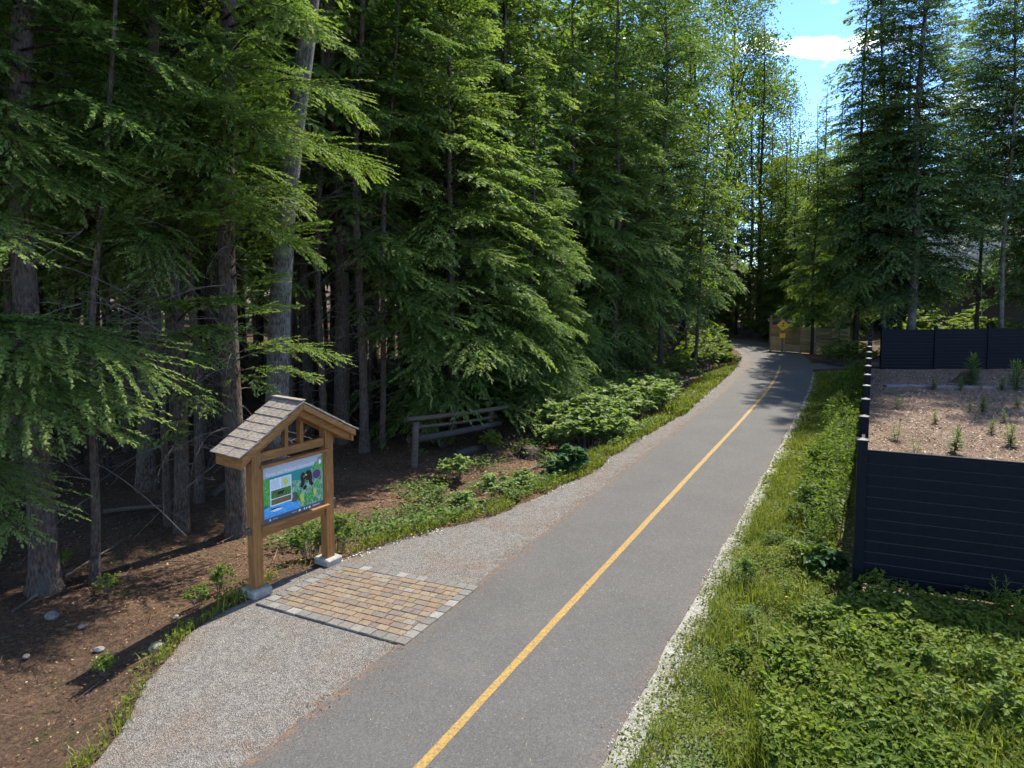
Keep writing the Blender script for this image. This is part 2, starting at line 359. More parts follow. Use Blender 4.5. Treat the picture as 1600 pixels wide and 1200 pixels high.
def lat(x, y):
    x = np.atleast_1d(np.asarray(x, float)).ravel(); y = np.atleast_1d(np.asarray(y, float)).ravel()
    U, Vv = np.empty(len(x)), np.empty(len(x))
    for i in range(0, len(x), 4000):
        p = np.stack([x[i:i + 4000], y[i:i + 4000]], 1)
        d2 = ((p[:, None] - CL[None]) ** 2).sum(2); k = d2.argmin(1)
        df = p - CL[k]; U[i:i + 4000] = CU[k] + (df * CT[k]).sum(1)
        side = (df * CN[k]).sum(1); Vv[i:i + 4000] = np.sign(side) * np.sqrt(d2[np.arange(len(k)), k])
    return U, Vv
gr_px = [(90, 1250), (200, 1133), (228, 1060), (300, 985), (372, 940), (440, 905), (538, 872), (600, 852), (640, 838), (715, 820), (770, 806), (842, 775), (922, 740), (960, 710), (1010, 680), (1069, 645), (1108, 612), (1128, 595)]
gw = np.array([G(*p)[:2] for p in gr_px]); gu, gv = lat(gw[:, 0], gw[:, 1])
gu = np.concatenate([[-5], gu, [CU[-1]]]); gv = np.concatenate([[gv[0]], gv, [1.75]])
o_ = np.argsort(gu); gu, gv = gu[o_], gv[o_]
def gedge(u): return np.interp(u, gu, gv)
def H(x, y):
    u, v = lat(x, y); d = v - gedge(u); x = np.atleast_1d(np.asarray(x, float)).ravel(); y = np.atleast_1d(np.asarray(y, float)).ravel()
    z = -.30 * sm(0, 1.5, d) + (.26 * (fbm(x, y, .45, 4) - .5) + .09 * (fbm(x, y, 1.7, 8) - .5)) * sm(.2, 2.5, d)
    r = -v - HALF
    z += .10 * (fbm(x, y, 1.1, 6) - .5) * sm(.1, .8, r)
    return z
def hz(x, y): return float(H(x, y)[0])

# ground sheet: fine near, wide skirt out to the horizon
def grid_axis():
    a = np.concatenate([np.array([-900, -400, -200, -110, -75, -58]), np.arange(-46, 46.01, .42), np.array([58, 75, 110, 200, 400, 900])]); return a
gx = grid_axis(); gy = np.concatenate([np.array([-300, -120, -50, -22, -10, -4]), np.arange(0, 64.01, .42), np.array([72, 85, 105, 140, 220, 420, 1200])])
XX, YY = np.meshgrid(gx, gy); ZZ = H(XX, YY).reshape(XX.shape) - .03
uu, vv = lat(XX, YY); ZZ[(np.abs(vv) < HALF + .2).reshape(XX.shape)] -= .05
ny, nx = XX.shape
gf = [(j * nx + i, j * nx + i + 1, (j + 1) * nx + i + 1, (j + 1) * nx + i) for j in range(ny - 1) for i in range(nx - 1)]
link('ground', pmesh('ground', np.stack([XX.ravel(), YY.ravel(), ZZ.ravel()], 1), gf, ['forest_floor'], smooth=True), kind='structure')

def strip(name, mat, u0, u1, v0f, v1f, nv, dz, step=0.3, zf=None, edgef=None):
    us = np.arange(u0, u1, step); V, E = [], []
    for u in us:
        p = np.array([np.interp(u, CU, CL[:, 0]), np.interp(u, CU, CL[:, 1])]); n = np.array([np.interp(u, CU, CN[:, 0]), np.interp(u, CU, CN[:, 1])])
        a, b = v0f(u), v1f(u)
        for w in np.linspace(0, 1, nv):
            v = a + (b - a) * w; V.append((p[0] + n[0] * v, p[1] + n[1] * v)); E.append(edgef(u, v) if edgef else 0)
    V = np.array(V); Z = (zf(V[:, 0], V[:, 1]) if zf else np.zeros(len(V))) + dz
    Fc = [(i * nv + j, i * nv + j + 1, (i + 1) * nv + j + 1, (i + 1) * nv + j) for i in range(len(us) - 1) for j in range(nv - 1)]
    Fc = [f[::-1] for f in Fc] if v0f(0) < v1f(0) else Fc
    return link(name, pmesh(name, np.column_stack([V, Z]), Fc, [mat], attrs={'edge': E}), kind='structure')
wob = lambda u, s, a: a * (float(vnoise(u, s * 3.7, 1.3, s)) - .5) + a * .6 * (float(vnoise(u, s * 3.7, 5.3, s)) - .5)
strip('path', 'asphalt', 0, CU[-1], lambda u: HALF + wob(u, 1, .05), lambda u: -HALF + wob(u, 2, .06), 15, .0,
      edgef=lambda u, v: float(sm(.30, .0, HALF - v) if v > 0 else .75 * sm(.16, .0, HALF + v)))
strip('centre_line_marking', 'line_paint', 0, 50.8, lambda u: .050 + wob(u, 5, .012), lambda u: -.050 + wob(u, 6, .012), 2, .004, step=.12)
strip('gravel_shoulder', 'gravel', 0, CU[-1] - 1, lambda u: gedge(u) + wob(u, 3, .16), lambda u: HALF - .06, 9, -.012, zf=H,
      edgef=lambda u, v: float(max(sm(.42, .0, v - HALF), .8 * sm(.35, 0, gedge(u) - v))))
strip('grass_verge', 'verge_soil', 0, 49.0, lambda u: -HALF + .06, lambda u: -3.55 if u > 22.3 else -3.55 - 3.2 * float(sm(22.3, 21.0, u)), 12, -.010, zf=H,
      edgef=lambda u, v: float(sm(.34 + .75 * float(sm(27, 16, u)), .10, -v - HALF)))
# side path that leaves to the right behind the yard
sp = [(13.6, 33.2), (16.5, 34.1), (20, 34.6), (26, 35), (40, 35.6)]
spa = catmull(np.array(sp), .5); spt = np.gradient(spa, axis=0); spt /= np.linalg.norm(spt, axis=1)[:, None]; spn = np.stack([-spt[:, 1], spt[:, 0]], 1)
V = np.vstack([np.column_stack([spa + spn * .9, np.full(len(spa), -.003)]), np.column_stack([spa - spn * .9, np.full(len(spa), -.003)])]); n_ = len(spa)
link('side_path', pmesh('side_path', V, [(i, i + n_, i + n_ + 1, i + 1) for i in range(n_ - 1)], ['asphalt'], attrs={'edge': [0.2] * len(V)}), kind='structure')
# yard of bark mulch
FD = np.array((.531, 1.0)); FD /= np.linalg.norm(FD); FC = np.array((4.86, 9.32)); FR = np.array((.932, -.362))
FE = FC + FD * 26.1                                          # far corner of the side fence
def yard_z(x, y): return .10 * (fbm(x, y, .5, 12) - .5) + .05
ys = []
NY, NX = 48, 34
for j in range(NY):
    w = j / (NY - 1); a = FC + (FE - FC) * w; b0 = FC + FR * 9; b1 = np.array((34, 31.8)); b = b0 + (b1 - b0) * w
    for i in range(NX):
        q = a + (b - a) * (i / (NX - 1)); ys.append((q[0], q[1], float(yard_z(q[0], q[1]))))
link('yard', pmesh('yard', ys, [(j * NX + i, j * NX + i + 1, (j + 1) * NX + i + 1, (j + 1) * NX + i) for j in range(NY - 1) for i in range(NX - 1)], ['bark_mulch'], smooth=True), kind='structure')

# ------------------------------------------------------------------ conifer foliage
def unit(a): return a / (np.linalg.norm(a, axis=-1, keepdims=True) + 1e-9)
def leaf_quads(base, dirv, side, length, width, mid=0.45, fold=0.0):
    """kite-shaped leaves: base, left, tip, right"""
    L = length[:, None]; Wd = width[:, None] * .5
    m = base + dirv * L * mid
    if fold:
        up = np.cross(dirv, side) * Wd * fold; return np.stack([base, m + side * Wd + up, base + dirv * L, m - side * Wd + up], 1)
    return np.stack([base, m + side * Wd, base + dirv * L, m - side * Wd], 1)

def ovate_quads(base, dirv, side, length, width, fold=.3, r=None):
    """broad leaves: two halves folded at the midrib, drooping tip"""
    L = length[:, None]; Wd = width[:, None] * .5; up = np.cross(side, dirv); up = np.where(up[:, 2:3] < 0, -up, up); tip = base + dirv * L - up * L * .10
    m1 = base + dirv * L * .28; m2 = base + dirv * L * .66 - up * L * .02; f = up * Wd * fold
    A = np.stack([base, m1 + side * Wd * .95 + f, m2 + side * Wd * .75 + f * .7, tip], 1); B = np.stack([base, tip, m2 - side * Wd * .75 + f * .7, m1 - side * Wd * .95 + f], 1)
    return np.concatenate([A, B])
class Branch: pass
def make_branch(L, sec_sp, ter_sp, tl, tw, droop=.14, start=.2, spread=.30, sag=.35, r=None, wood=True, stiff=0.0):
    r = r or rng
    ns = max(4, int((1 - start) * L / sec_sp)); s = np.linspace(start, 1, ns) + r.normal(0, .01, ns); s = np.clip(s, .05, 1)
    wig = r.normal(0, .035, 3) * L
    def spine(q):
        return np.stack([L * q * (1 - .06 * q * q), wig[0] * np.sin(2.2 * q) + wig[1] * .4 * np.sin(6 * q), L * (.08 * np.sin(np.pi * q) - droop * q * q)], -1)
    p0 = spine(s); tn = unit(spine(np.clip(s + .02, 0, 1.02)) - p0)
    k = (s - start) / (1 - start)
    ll = L * spread * np.power(np.sin(np.pi * np.clip(k * .80 + .17, 0, 1)), .75) * r.uniform(.55, 1.2, ns) + .05
    side = np.where(np.arange(ns) % 2 == 0, 1., -1.)
    ang = np.radians(64 - 30 * k) + r.normal(0, .13, ns)
    nrm = np.stack([-tn[:, 1], tn[:, 0], np.zeros(ns)], 1); nrm = unit(nrm)
    d = unit(tn * np.cos(ang)[:, None] + nrm * (np.sin(ang) * side)[:, None] + np.array((0, 0, 1.)) * r.normal(-.08, .14, ns)[:, None])
    d[-1] = tn[-1]
    nt = np.maximum(4, (ll / ter_sp).astype(int) * 2); idx = np.repeat(np.arange(ns), nt)
    tt = np.concatenate([np.linspace(.04, 1, n) for n in nt]); n = len(idx); alt = np.concatenate([np.where(np.arange(m) % 2 == 0, 1., -1.) for m in nt])
    l_, d_, t_ = ll[idx], d[idx], tn[idx]
    dd = unit(d_ + t_ * (.45 * tt)[:, None])
    sg = (sag * r.uniform(.5, 1.5, ns))[idx]
    base = p0[idx] + d_ * (l_ * tt)[:, None] + t_ * (.2 * l_ * tt * tt)[:, None]; base[:, 2] -= sg * l_ * tt * tt
    dd[:, 2] -= 2 * sg * tt * .8; dd = unit(dd)
    up = np.array((0, 0, 1.)) + r.normal(0, .25, (n, 3)); sd = unit(np.cross(dd, up))
    a2 = np.radians(52) * (1 - .55 * tt) + r.normal(0, .18, n); a2 = np.where(tt > .985, 0, a2)
    ld = unit(dd * np.cos(a2)[:, None] + sd * (np.sin(a2) * alt)[:, None] + np.array((0, 0, 1.)) * r.normal(-.14 * (1 - stiff), .25, n)[:, None])
    ls = unit(np.cross(ld, np.array((0, 0, 1.)) + r.normal(0, .45, (n, 3))))
    ln = tl * (1.1 - .5 * tt) * r.uniform(.65, 1.3, n); wd = tw * r.uniform(.7, 1.3, n)
    b = Branch(); b.leaf = leaf_quads(base, ld, ls, ln, wd).astype(np.float32)
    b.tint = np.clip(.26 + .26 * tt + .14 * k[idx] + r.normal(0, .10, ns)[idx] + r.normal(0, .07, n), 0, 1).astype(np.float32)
    q = np.linspace(0, 1, 7); b.wood = tube_quads(spine(q), np.interp(q, [0, 1], [.009 * L + .004, .002]), 3, False).astype(np.float32)
    b.L = L; b.end = spine(np.array([1.]))[0]; return b

def bank(lengths, nvar, **kw):
    return [make_branch(L, **kw) for L in lengths for _ in range(nvar)]
HERO = bank((.8, 1.4, 2.2, 3.2, 4.2), 3, sec_sp=.050, ter_sp=.030, tl=.085, tw=.026, droop=.07, sag=.06, spread=.30, stiff=.5)
FINE = bank((.8, 1.4, 2.2, 3.2, 4.2), 3, sec_sp=.052, ter_sp=.030, tl=.085, tw=.025, droop=.14, sag=.10, spread=.30)
MID = bank((.8, 1.5, 2.4, 3.3), 3, sec_sp=.088, ter_sp=.050, tl=.145, tw=.050, droop=.14, sag=.13, spread=.32)
COARSE = bank((.9, 1.7, 2.7), 3, sec_sp=.18, ter_sp=.13, tl=.30, tw=.115, droop=.14, sag=.25)
XCOARSE = bank((1.2, 2.4, 3.4), 3, sec_sp=.75, ter_sp=.6, tl=1.0, tw=.42, droop=.14, sag=.25)
FIRM = bank((.9, 1.7, 2.7), 3, sec_sp=.13, ter_sp=.085, tl=.20, tw=.066, droop=.10, sag=.13, stiff=.4, spread=.30)
def pick(bankl, L, r):
    c = sorted(bankl, key=lambda b: abs(b.L - L))[:3]; return c[r.integers(0, len(c))]
def rot_to(end, vec, roll=0.0):
    """rotation (rows) taking template 'end' onto vec, keeping local up near vertical; returns matrix and scale"""
    def frame(v):
        x = v / np.linalg.norm(v); y = np.cross((0, 0, 1.), x); y /= np.linalg.norm(y) + 1e-9; return np.stack([x, y, np.cross(x, y)], 1)
    A, B = frame(end), frame(vec)
    if roll:
        c, s = math.cos(roll), math.sin(roll); B = B @ np.array(((1, 0, 0), (0, c, -s), (0, s, c)))
    return B @ A.T, np.linalg.norm(vec) / np.linalg.norm(end)
def put_branch(g, b, origin, vec, r, tint=0.0, roll=0.0):
    M, s = rot_to(b.end, np.asarray(vec, float), roll)
    M = (M * s).astype(np.float32); o = np.asarray(origin, np.float32)
    flip = r.random() < .5
    lf = b.leaf * np.array((1, -1, 1), np.float32) if flip else b.leaf
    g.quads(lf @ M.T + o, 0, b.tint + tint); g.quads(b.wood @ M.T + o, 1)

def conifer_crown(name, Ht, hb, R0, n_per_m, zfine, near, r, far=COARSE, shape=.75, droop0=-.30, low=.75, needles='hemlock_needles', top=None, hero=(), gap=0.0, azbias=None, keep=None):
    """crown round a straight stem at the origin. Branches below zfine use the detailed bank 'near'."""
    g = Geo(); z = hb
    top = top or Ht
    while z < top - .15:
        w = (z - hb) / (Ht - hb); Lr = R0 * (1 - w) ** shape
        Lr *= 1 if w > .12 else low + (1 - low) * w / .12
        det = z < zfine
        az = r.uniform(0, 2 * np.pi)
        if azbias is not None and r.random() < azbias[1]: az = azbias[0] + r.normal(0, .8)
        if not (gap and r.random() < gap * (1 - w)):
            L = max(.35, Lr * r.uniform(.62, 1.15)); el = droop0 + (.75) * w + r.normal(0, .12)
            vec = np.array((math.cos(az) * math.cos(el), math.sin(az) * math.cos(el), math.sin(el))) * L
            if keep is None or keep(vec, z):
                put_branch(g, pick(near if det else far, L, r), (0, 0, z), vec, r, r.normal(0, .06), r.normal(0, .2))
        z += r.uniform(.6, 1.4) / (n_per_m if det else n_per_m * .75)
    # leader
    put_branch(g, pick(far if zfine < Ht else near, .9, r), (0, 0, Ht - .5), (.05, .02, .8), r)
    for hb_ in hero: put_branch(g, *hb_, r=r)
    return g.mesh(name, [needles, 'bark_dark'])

def trunk_mesh(name, Ht, dbh, mat, r, curve=0.02, sides=12, z1=None, flare=1.28, bend=None):
    z1 = z1 or Ht * .97; zs = np.concatenate([[-.35, 0, .12, .3, .6, 1.0, 1.6], np.linspace(2.4, z1, 14)])
    rad = dbh / 2 * np.clip(1.06 - .97 * (zs / Ht), .03, 1.1) * (1 + (flare - 1) * np.exp(-np.maximum(zs, 0) / .28))
    ph = r.uniform(0, 6.28, 2); off = curve * np.minimum(zs, 8)
    P = np.stack([off * np.sin(zs * .45 + ph[0]) - off * 0, off * np.cos(zs * .38 + ph[1]), zs], 1); P[:, :2] -= P[1, :2]
    if bend is not None: P[:, 0] += bend(zs)
    Q = tube_quads(P, rad, sides, False)
    # uneven bole
    a = np.arctan2(Q[..., 1], Q[..., 0]); k = 1 + .07 * np.sin(a * 3 + ph[0]) * np.exp(-np.maximum(Q[..., 2], 0) / 1.2) + .025 * np.sin(a * 5 + Q[..., 2] * 2)
    g = Geo(); g.quads(Q, 0); me = g.mesh(name, [mat], weld=.0005, smooth=True)
    return me
def dead_mesh(name, hb0, hb1, n, r, L=(.5, 1.9), mat='twig_dead', rad=.010):
    g = Geo()
    for _ in range(n):
        z = r.uniform(hb0, hb1); az = r.uniform(0, 6.28); l = r.uniform(*L); el = r.uniform(-.25, .30); s = np.linspace(0, 1, 6)
        dx = np.array((math.cos(az), math.sin(az))); side = np.array((-dx[1], dx[0])) * r.normal(0, .18)
        P = np.column_stack([np.outer(s * l * math.cos(el), dx) + np.outer(s * s * l, side), z + math.sin(el) * l * s - .38 * l * s * s])
        g.quads(tube_quads(P, np.interp(s, [0, 1], [rad, .003]), 3, False), 0)
        for q in range(r.integers(1, 5)):
            i = r.integers(1, 5); d2 = r.normal(0, 1, 3) * np.array((1, 1, .45)); d2 /= np.linalg.norm(d2); e = P[i] + d2 * l * r.uniform(.12, .34)
            g.quads(tube_quads(np.array([P[i], (P[i] + e) / 2 + (0, 0, -.03), e]), [rad * .45, rad * .3, .002], 3, False), 0)
    return g.mesh(name, [mat])

TREES = []
def plant_tree(name, label, group, x, y, trunk, crown, dead=None, rz=0.0, tilt=(0, 0), scale=1.0, crown_rz=None):
    o = thing(name, label, 'tree', (x, y, hz(x, y)), rz, group)
    o.rotation_euler = (tilt[0], tilt[1], rz); o.scale = (scale,) * 3
    link('trunk', trunk, o)
    if crown: link('crown', crown, o)
    if dead: link('dead_branches', dead, o, kind='stuff')
    TREES.append((x, y)); return o

# --- the near hemlocks at the edge of the forest: each has a crown of its own
r1 = np.random.default_rng(5)
def hero_list(base, specs):
    """specs: (height on the stem, tip as a point) -> branches in the tree's own frame"""
    out = []
    for zs, tip in specs:
        dxy = math.hypot(tip[0] - base[0], tip[1] - base[1]); o = np.array((0, 0, min(zs, tip[2] - base[2] + .10 * dxy + .12))); vec = np.asarray(tip) - np.asarray(base) - o
        b = pick(HERO, np.linalg.norm(vec), r1); out.append((b, o, vec))
    return out
class _B(tuple): pass
def near_tree(name, label, px, py, Ht, dbh, mat, hb, R0, npm, zf, heroes=(), tilt=(0, 0), ndead=26, deadz=(1.2, 6.5), Y=None, needles='hemlock_needles', curve=.02, bend=None, gap=0.0, keep=None, group='hemlocks at the forest edge', crown=True, flare=1.28, off=None):
    p = G(px, py, -.28) if Y is None else np.array((D(px, 500, Y)[0], Y, 0))
    if off is not None: p = np.array(off)
    x, y = float(p[0]), float(p[1]); z = hz(x, y)
    g = hero_list((x, y, z), heroes)
    cm = conifer_crown('crown', Ht, hb, R0, npm, zf, FINE, r1, hero=[(b, o, v) for b, o, v in g], needles=needles, gap=gap, keep=keep) if crown else None
    tm = trunk_mesh('trunk', Ht, dbh, mat, r1, curve, bend=bend, flare=flare)
    dm = dead_mesh('dead_branches', *deadz, ndead, r1) if ndead else None
    return plant_tree(name, label, group, x, y, tm, cm, dm, 0.0, tilt)

near_tree('hemlock_tree', 'hemlock reaching in from the left edge with long low drooping sprays', 0, 0, 18, .30, 'bark_brown', 5.8, 2.6, 6.5, 9, off=(-8.6, 9.6, 0), ndead=10,
          heroes=[(4.3, D(246, 588, 8.9)), (4.2, D(150, 668, 8.5)), (3.9, D(70, 640, 8.3)), (3.6, D(45, 690, 8.2)), (4.4, D(190, 552, 9.6)), (3.0, D(34, 822, 8.0)), (5.6, D(36, 388, 8.0)), (2.7, D(18, 775, 8.2)), (3.9, D(120, 600, 9.2)), (4.1, D(210, 640, 9.0)), (4.0, D(95, 575, 8.4)), (6.4, D(110, 300, 9.0)), (6.9, D(175, 265, 9.4)), (7.4, D(60, 190, 8.8))])
near_tree('hemlock_tree', 'stout brown hemlock trunk with dark scar near its foot at far left', 72, 922, 24, .37, 'bark_brown', 5.9, 2.5, 7.5, 10.5,
          heroes=[(5.6, D(150, 300, 9.6)), (6.2, D(205, 250, 9.8)), (5.2, D(35, 300, 9.4))], flare=1.45)
near_tree('hemlock_tree', 'thin crooked young hemlock right of the stout scarred trunk', 148, 910, 14, .13, 'bark_brown', 5.7, 1.7, 5.0, 11,
          heroes=[(4.9, D(240, 300, 10.2)), (5.4, D(270, 240, 10.4)), (2.6, D(235, 690, 10.4)), (3.0, D(95, 700, 10.0))], bend=lambda z: .055 * z + .03 * np.sin(z * 1.3), ndead=14)
near_tree('hemlock_tree', 'leaning hemlock with forked shadowed base and flat sprays over the sign', 284, 828, 22, .25, 'bark_brown', 5.2, 3.0, 11, 10.5,
          heroes=[(3.9, D(376, 472, 11.3)), (3.6, D(366, 528, 11.2)), (3.7, D(318, 565, 11.0)), (3.5, D(200, 545, 11.6)), (4.0, D(260, 475, 11.2)), (2.8, D(328, 640, 11.6)), (2.4, D(272, 688, 11.7)), (2.9, D(225, 640, 11.8)), (5.4, D(350, 280, 10.8)), (6.2, D(430, 175, 10.9)), (5.3, D(300, 330, 10.6)), (6.9, D(385, 85, 10.8)), (5.9, D(250, 230, 10.4)), (6.5, D(330, 150, 10.3)), (5.0, D(395, 310, 11.0)), (6.0, D(440, 230, 11.2))])
near_tree('hemlock_tree', 'slender dark hemlock stem touching the forked one beside it', 262, 822, 16, .13, 'bark_brown', 7.2, 1.6, 4, 10, ndead=24, flare=1.2)
near_tree('hemlock_tree', 'narrow hemlock trunk between forked hemlock and roofed sign', 311, 778, 19, .18, 'bark_brown', 6.0, 2.0, 4, 10, ndead=24)
near_tree('hemlock_tree', 'brown hemlock trunk directly behind left post of roofed sign', 371, 830, 23, .36, 'bark_brown', 5.6, 2.9, 8, 10.5,
          heroes=[(3.2, D(530, 556, 12.2)), (3.0, D(420, 610, 12.0)), (3.3, D(470, 540, 12.3)), (2.9, D(350, 600, 12.2)), (3.9, D(455, 480, 12.0)), (4.9, D(494, 345, 12.0)), (4.7, D(480, 375, 12.1)), (5.1, D(420, 330, 11.8)), (4.3, D(440, 430, 12.0)), (3.0, D(490, 590, 12.6)), (5.8, D(465, 290, 12.0)), (6.3, D(450, 180, 12.2))], ndead=30)
near_tree('hemlock_tree', 'tall pale lichen-grey trunk leaning right above the roofed sign', 424, 775, 27, .50, 'bark_grey', 12.5, 3.2, 3.5, 13, tilt=(0, R(5.2)), ndead=6, deadz=(6, 10))
near_tree('hemlock_tree', 'slim shaded hemlock just left of the broad dark trunk', 507, 702, 20, .20, 'bark_brown', 8.0, 2.0, 4, 12, ndead=30)
near_tree('hemlock_tree', 'broad dark brown hemlock trunk behind right side of roofed sign', 534, 694, 28, .44, 'bark_brown', 9.0, 3.6, 4.5, 14,
          heroes=[(9.6, D(612, 135, 17.5)), (9.2, D(560, 180, 17)), (6.6, D(625, 300, 17.0)), (6.3, D(550, 320, 16.8)), (5.3, D(640, 395, 16.8)), (4.8, D(690, 450, 17.2)), (8.8, D(600, 180, 16.8))], ndead=80, deadz=(2.5, 9))
near_tree('hemlock_tree', 'straight medium hemlock trunk right of the broad dark one', 569, 705, 22, .24, 'bark_brown', 7.0, 2.6, 4.5, 12,
          heroes=[(4.6, D(655, 480, 17.0)), (4.2, D(560, 500, 17.2)), (4.4, D(700, 520, 17.4)), (5.6, D(640, 420, 17))], ndead=64, deadz=(2.2, 7.5))
near_tree('hemlock_tree', 'thin grey hemlock stem standing left of log rail fence', 597, 698, 17, .17, 'bark_brown', 5.0, 2.2, 5, 11,
          heroes=[(3.3, D(690, 560, 17.6)), (3.0, D(660, 600, 17.8)), (3.6, D(720, 500, 17.8))], tilt=(0, R(2)), ndead=24)

# --- shared crowns for the mid and far trees
r2 = np.random.default_rng(21)
HEM_LOW = [conifer_crown('crown', 17, .75, 3.3, 16, 11.5, MID, np.random.default_rng(30 + k), shape=.7, droop0=-.34, low=.8) for k in range(3)]
HEM_MID = [conifer_crown('crown', 22, 3.0, 3.2, 13, 13, MID, np.random.default_rng(40 + k), shape=.7, droop0=-.34) for k in range(2)]
HEM_HIGH = [conifer_crown('crown', 25, 5.6, 3.4, 9.0, 0, MID, np.random.default_rng(50 + k), shape=.6, droop0=-.30) for k in range(3)]
FIR = [conifer_crown('crown', 27, 3.0, 3.8, 14, 22, FIRM, np.random.default_rng(60 + k), shape=.62, droop0=-.26, needles='fir_needles') for k in range(3)]
FAR = [conifer_crown('crown', 20, 1.0, 3.0, 9.0, 0, COARSE, np.random.default_rng(70 + k), shape=.75, droop0=-.2, needles='fir_needles') for k in range(3)]
FIR_HI = conifer_crown('crown', 27, 8.2, 3.4, 14, 22, FIRM, np.random.default_rng(66), shape=.55, droop0=-.2, needles='fir_needles', gap=.05)
PINE = [conifer_crown('crown', 26, 9.0, 2.0, 3.4, 0, COARSE, np.random.default_rng(80 + k), shape=.5, droop0=-.05, needles='fir_needles', gap=.25) for k in range(1)]
TRK = {('b', k): trunk_mesh('trunk', 25, d, m, r2, .015) for k, (d, m) in enumerate(((.34, 'bark_brown'), (.26, 'bark_dark'), (.42, 'bark_dark'), (.20, 'bark_brown')))}
TRK['low'] = trunk_mesh('trunk', 17, .22, 'bark_brown', r2, .01); TRK['mid'] = trunk_mesh('trunk', 22, .28, 'bark_brown', r2, .012)
TRK['fir'] = trunk_mesh('trunk', 27, .40, 'bark_grey', r2, .012); TRK['firthin'] = trunk_mesh('trunk', 27, .26, 'bark_grey', r2, .012); TRK['far'] = trunk_mesh('trunk', 20, .28, 'bark_dark', r2, .01)
DEAD = [dead_mesh('dead_branches', 1.2, 8.0, 34, np.random.default_rng(90 + k), (.6, 2.2), rad=.009) for k in range(3)]

def mid_tree(name, label, group, px, Y, trunk, crown, rz=0, scale=1.0, tilt=(0, 0), dead=None):
    x = float(D(px, 500, Y)[0]); return plant_tree(name, label, group, x, Y, TRK[trunk], crown, dead or (DEAD[int(px) % 3] if Y < 34 else None), rz, tilt, scale)
GE = 'conifers along the left side of the trail'
mid_tree('hemlock_tree', 'big low-skirted hemlock whose sprays hang over the log rail fence', GE, 706, 20.5, 'low', HEM_LOW[0], 1.0, 1.08)
mid_tree('hemlock_tree', 'tall dense hemlock behind the big low-skirted one', GE, 668, 23.5, 'mid', HEM_MID[0], .4, 1.1)
mid_tree('hemlock_tree', 'young sunlit hemlock with layered fans beside the pale shrub thicket', GE, 832, 22.6, 'low', HEM_LOW[1], 2.2, .70)
mid_tree('hemlock_tree', 'dense hemlock rising behind the young layered one', GE, 790, 25.5, 'low', HEM_LOW[2], .9, 1.15)
mid_tree('hemlock_tree', 'tall hemlock with grey stem rising from back of the pale shrubs', GE, 962, 29.5, 'mid', HEM_MID[1], 3.0, .95)
mid_tree('hemlock_tree', 'shadowy hemlock between layered hemlock and grey stem', GE, 893, 29.0, 'low', HEM_LOW[0], 4.0, 1.15)
mid_tree('hemlock_tree', 'dark upright conifer with straight trunk above green undergrowth', GE, 1033, 33.5, 'mid', FIR[1], .5, .95)
mid_tree('hemlock_tree', 'pole-thin conifer close left of the leaning trailside trunk', GE, 1073, 34.5, 'low', HEM_HIGH[0], 2.5, .55)
mid_tree('hemlock_tree', 'conifer with clear leaning trunk at the trail edge before the bend', GE, 1087, 33.0, 'mid', HEM_HIGH[1], 5.2, .62, (0, R(3)))
mid_tree('fir_tree', 'blue-green fir standing left of the trail at the bend', GE, 1150, 52, 'far', HEM_MID[1], 1.0, .8)
mid_tree('fir_tree', 'small dark fir bush-shaped at the outside of the bend', GE, 1196, 52, 'far', FAR[0], 2.0, .42)
mid_tree('fir_tree', 'fir with pale feathery branches above the bend', GE, 1115, 46, 'far', HEM_HIGH[2], 2.8, .68)
for k, (px, Y, s, lab) in enumerate(((1222, 50, .74, 'rounded fir left of the sky-tipped fir'), (1258, 51, .70, 'low fir filling gap before the sky-tipped fir'), (1302, 49, .80, 'fir beneath the blue sky gap at its right side'), (1200, 58, 1.0, 'dark fir below the pines at left of the sky gap'), (1226, 68, 1.12, 'hazy distant fir left of centre under the sky gap'), (1268, 70, 1.12, 'hazy distant fir in the centre under the sky gap'), (1306, 66, 1.2, 'hazy distant fir right of centre under the sky gap'), (1240, 60, .95, 'distant fir seen over the rounded one'), (1282, 62, .95, 'distant fir just right of the sky-tipped one'), (1318, 58, 1.0, 'distant fir at the right foot of the sky gap'))):
    mid_tree('fir_tree', lab, 'firs below the sky gap', px, Y, 'far', HEM_LOW[k % 3], k * 1.2, s)
GR = 'conifers right of the trail'
mid_tree('fir_tree', 'huge dark fir with pale grey trunk behind the black back fence', GR, 1424, 36.5, 'fir', FIR[0], .3, 1.08)
mid_tree('fir_tree', 'slanting thinner fir stem left of the huge grey-trunked fir', GR, 1383, 37.5, 'firthin', FIR[1], 2.0, .92, (0, R(2.5)))
mid_tree('fir_tree', 'dark fir trunk squeezed between the two grey fir trunks', GR, 1406, 39.5, 'far', FIR[2], 4.0, 1.0)
mid_tree('fir_tree', 'fir with low shadowed skirt overhanging the side path', GR, 1338, 38.2, 'far', HEM_MID[1], 1.2, 1.05)
mid_tree('fir_tree', 'straight slim fir near right edge above the back fence', GR, 1565, 36.2, 'firthin', FIR_HI, 1.4, .95)
mid_tree('fir_tree', 'thin dark pole fir in front of the house roof', GR, 1527, 39, 'far', FIR_HI, 3.1, .80)
mid_tree('fir_tree', 'fir cut by the right edge of the view', GR, 1625, 39, 'firthin', FIR[0], 5.0, 1.0)
mid_tree('fir_tree', 'bare-stemmed fir in front of pale board fence', GR, 1270, 39.0, 'far', HEM_MID[0], 5.0, .62, (0, 0))
mid_tree('fir_tree', 'little fir at the edge of the side path junction', GR, 1313, 36.0, 'low', FAR[2], 2.0, .22)
mid_tree('fir_tree', 'bright green fir beyond the pale board fence', GR, 1238, 47, 'far', HEM_LOW[0], 3.0, .62)
mid_tree('fir_tree', 'pointed fir whose thin tip stands against the blue sky', GR, 1281, 52, 'far', FAR[1], .5, .95)
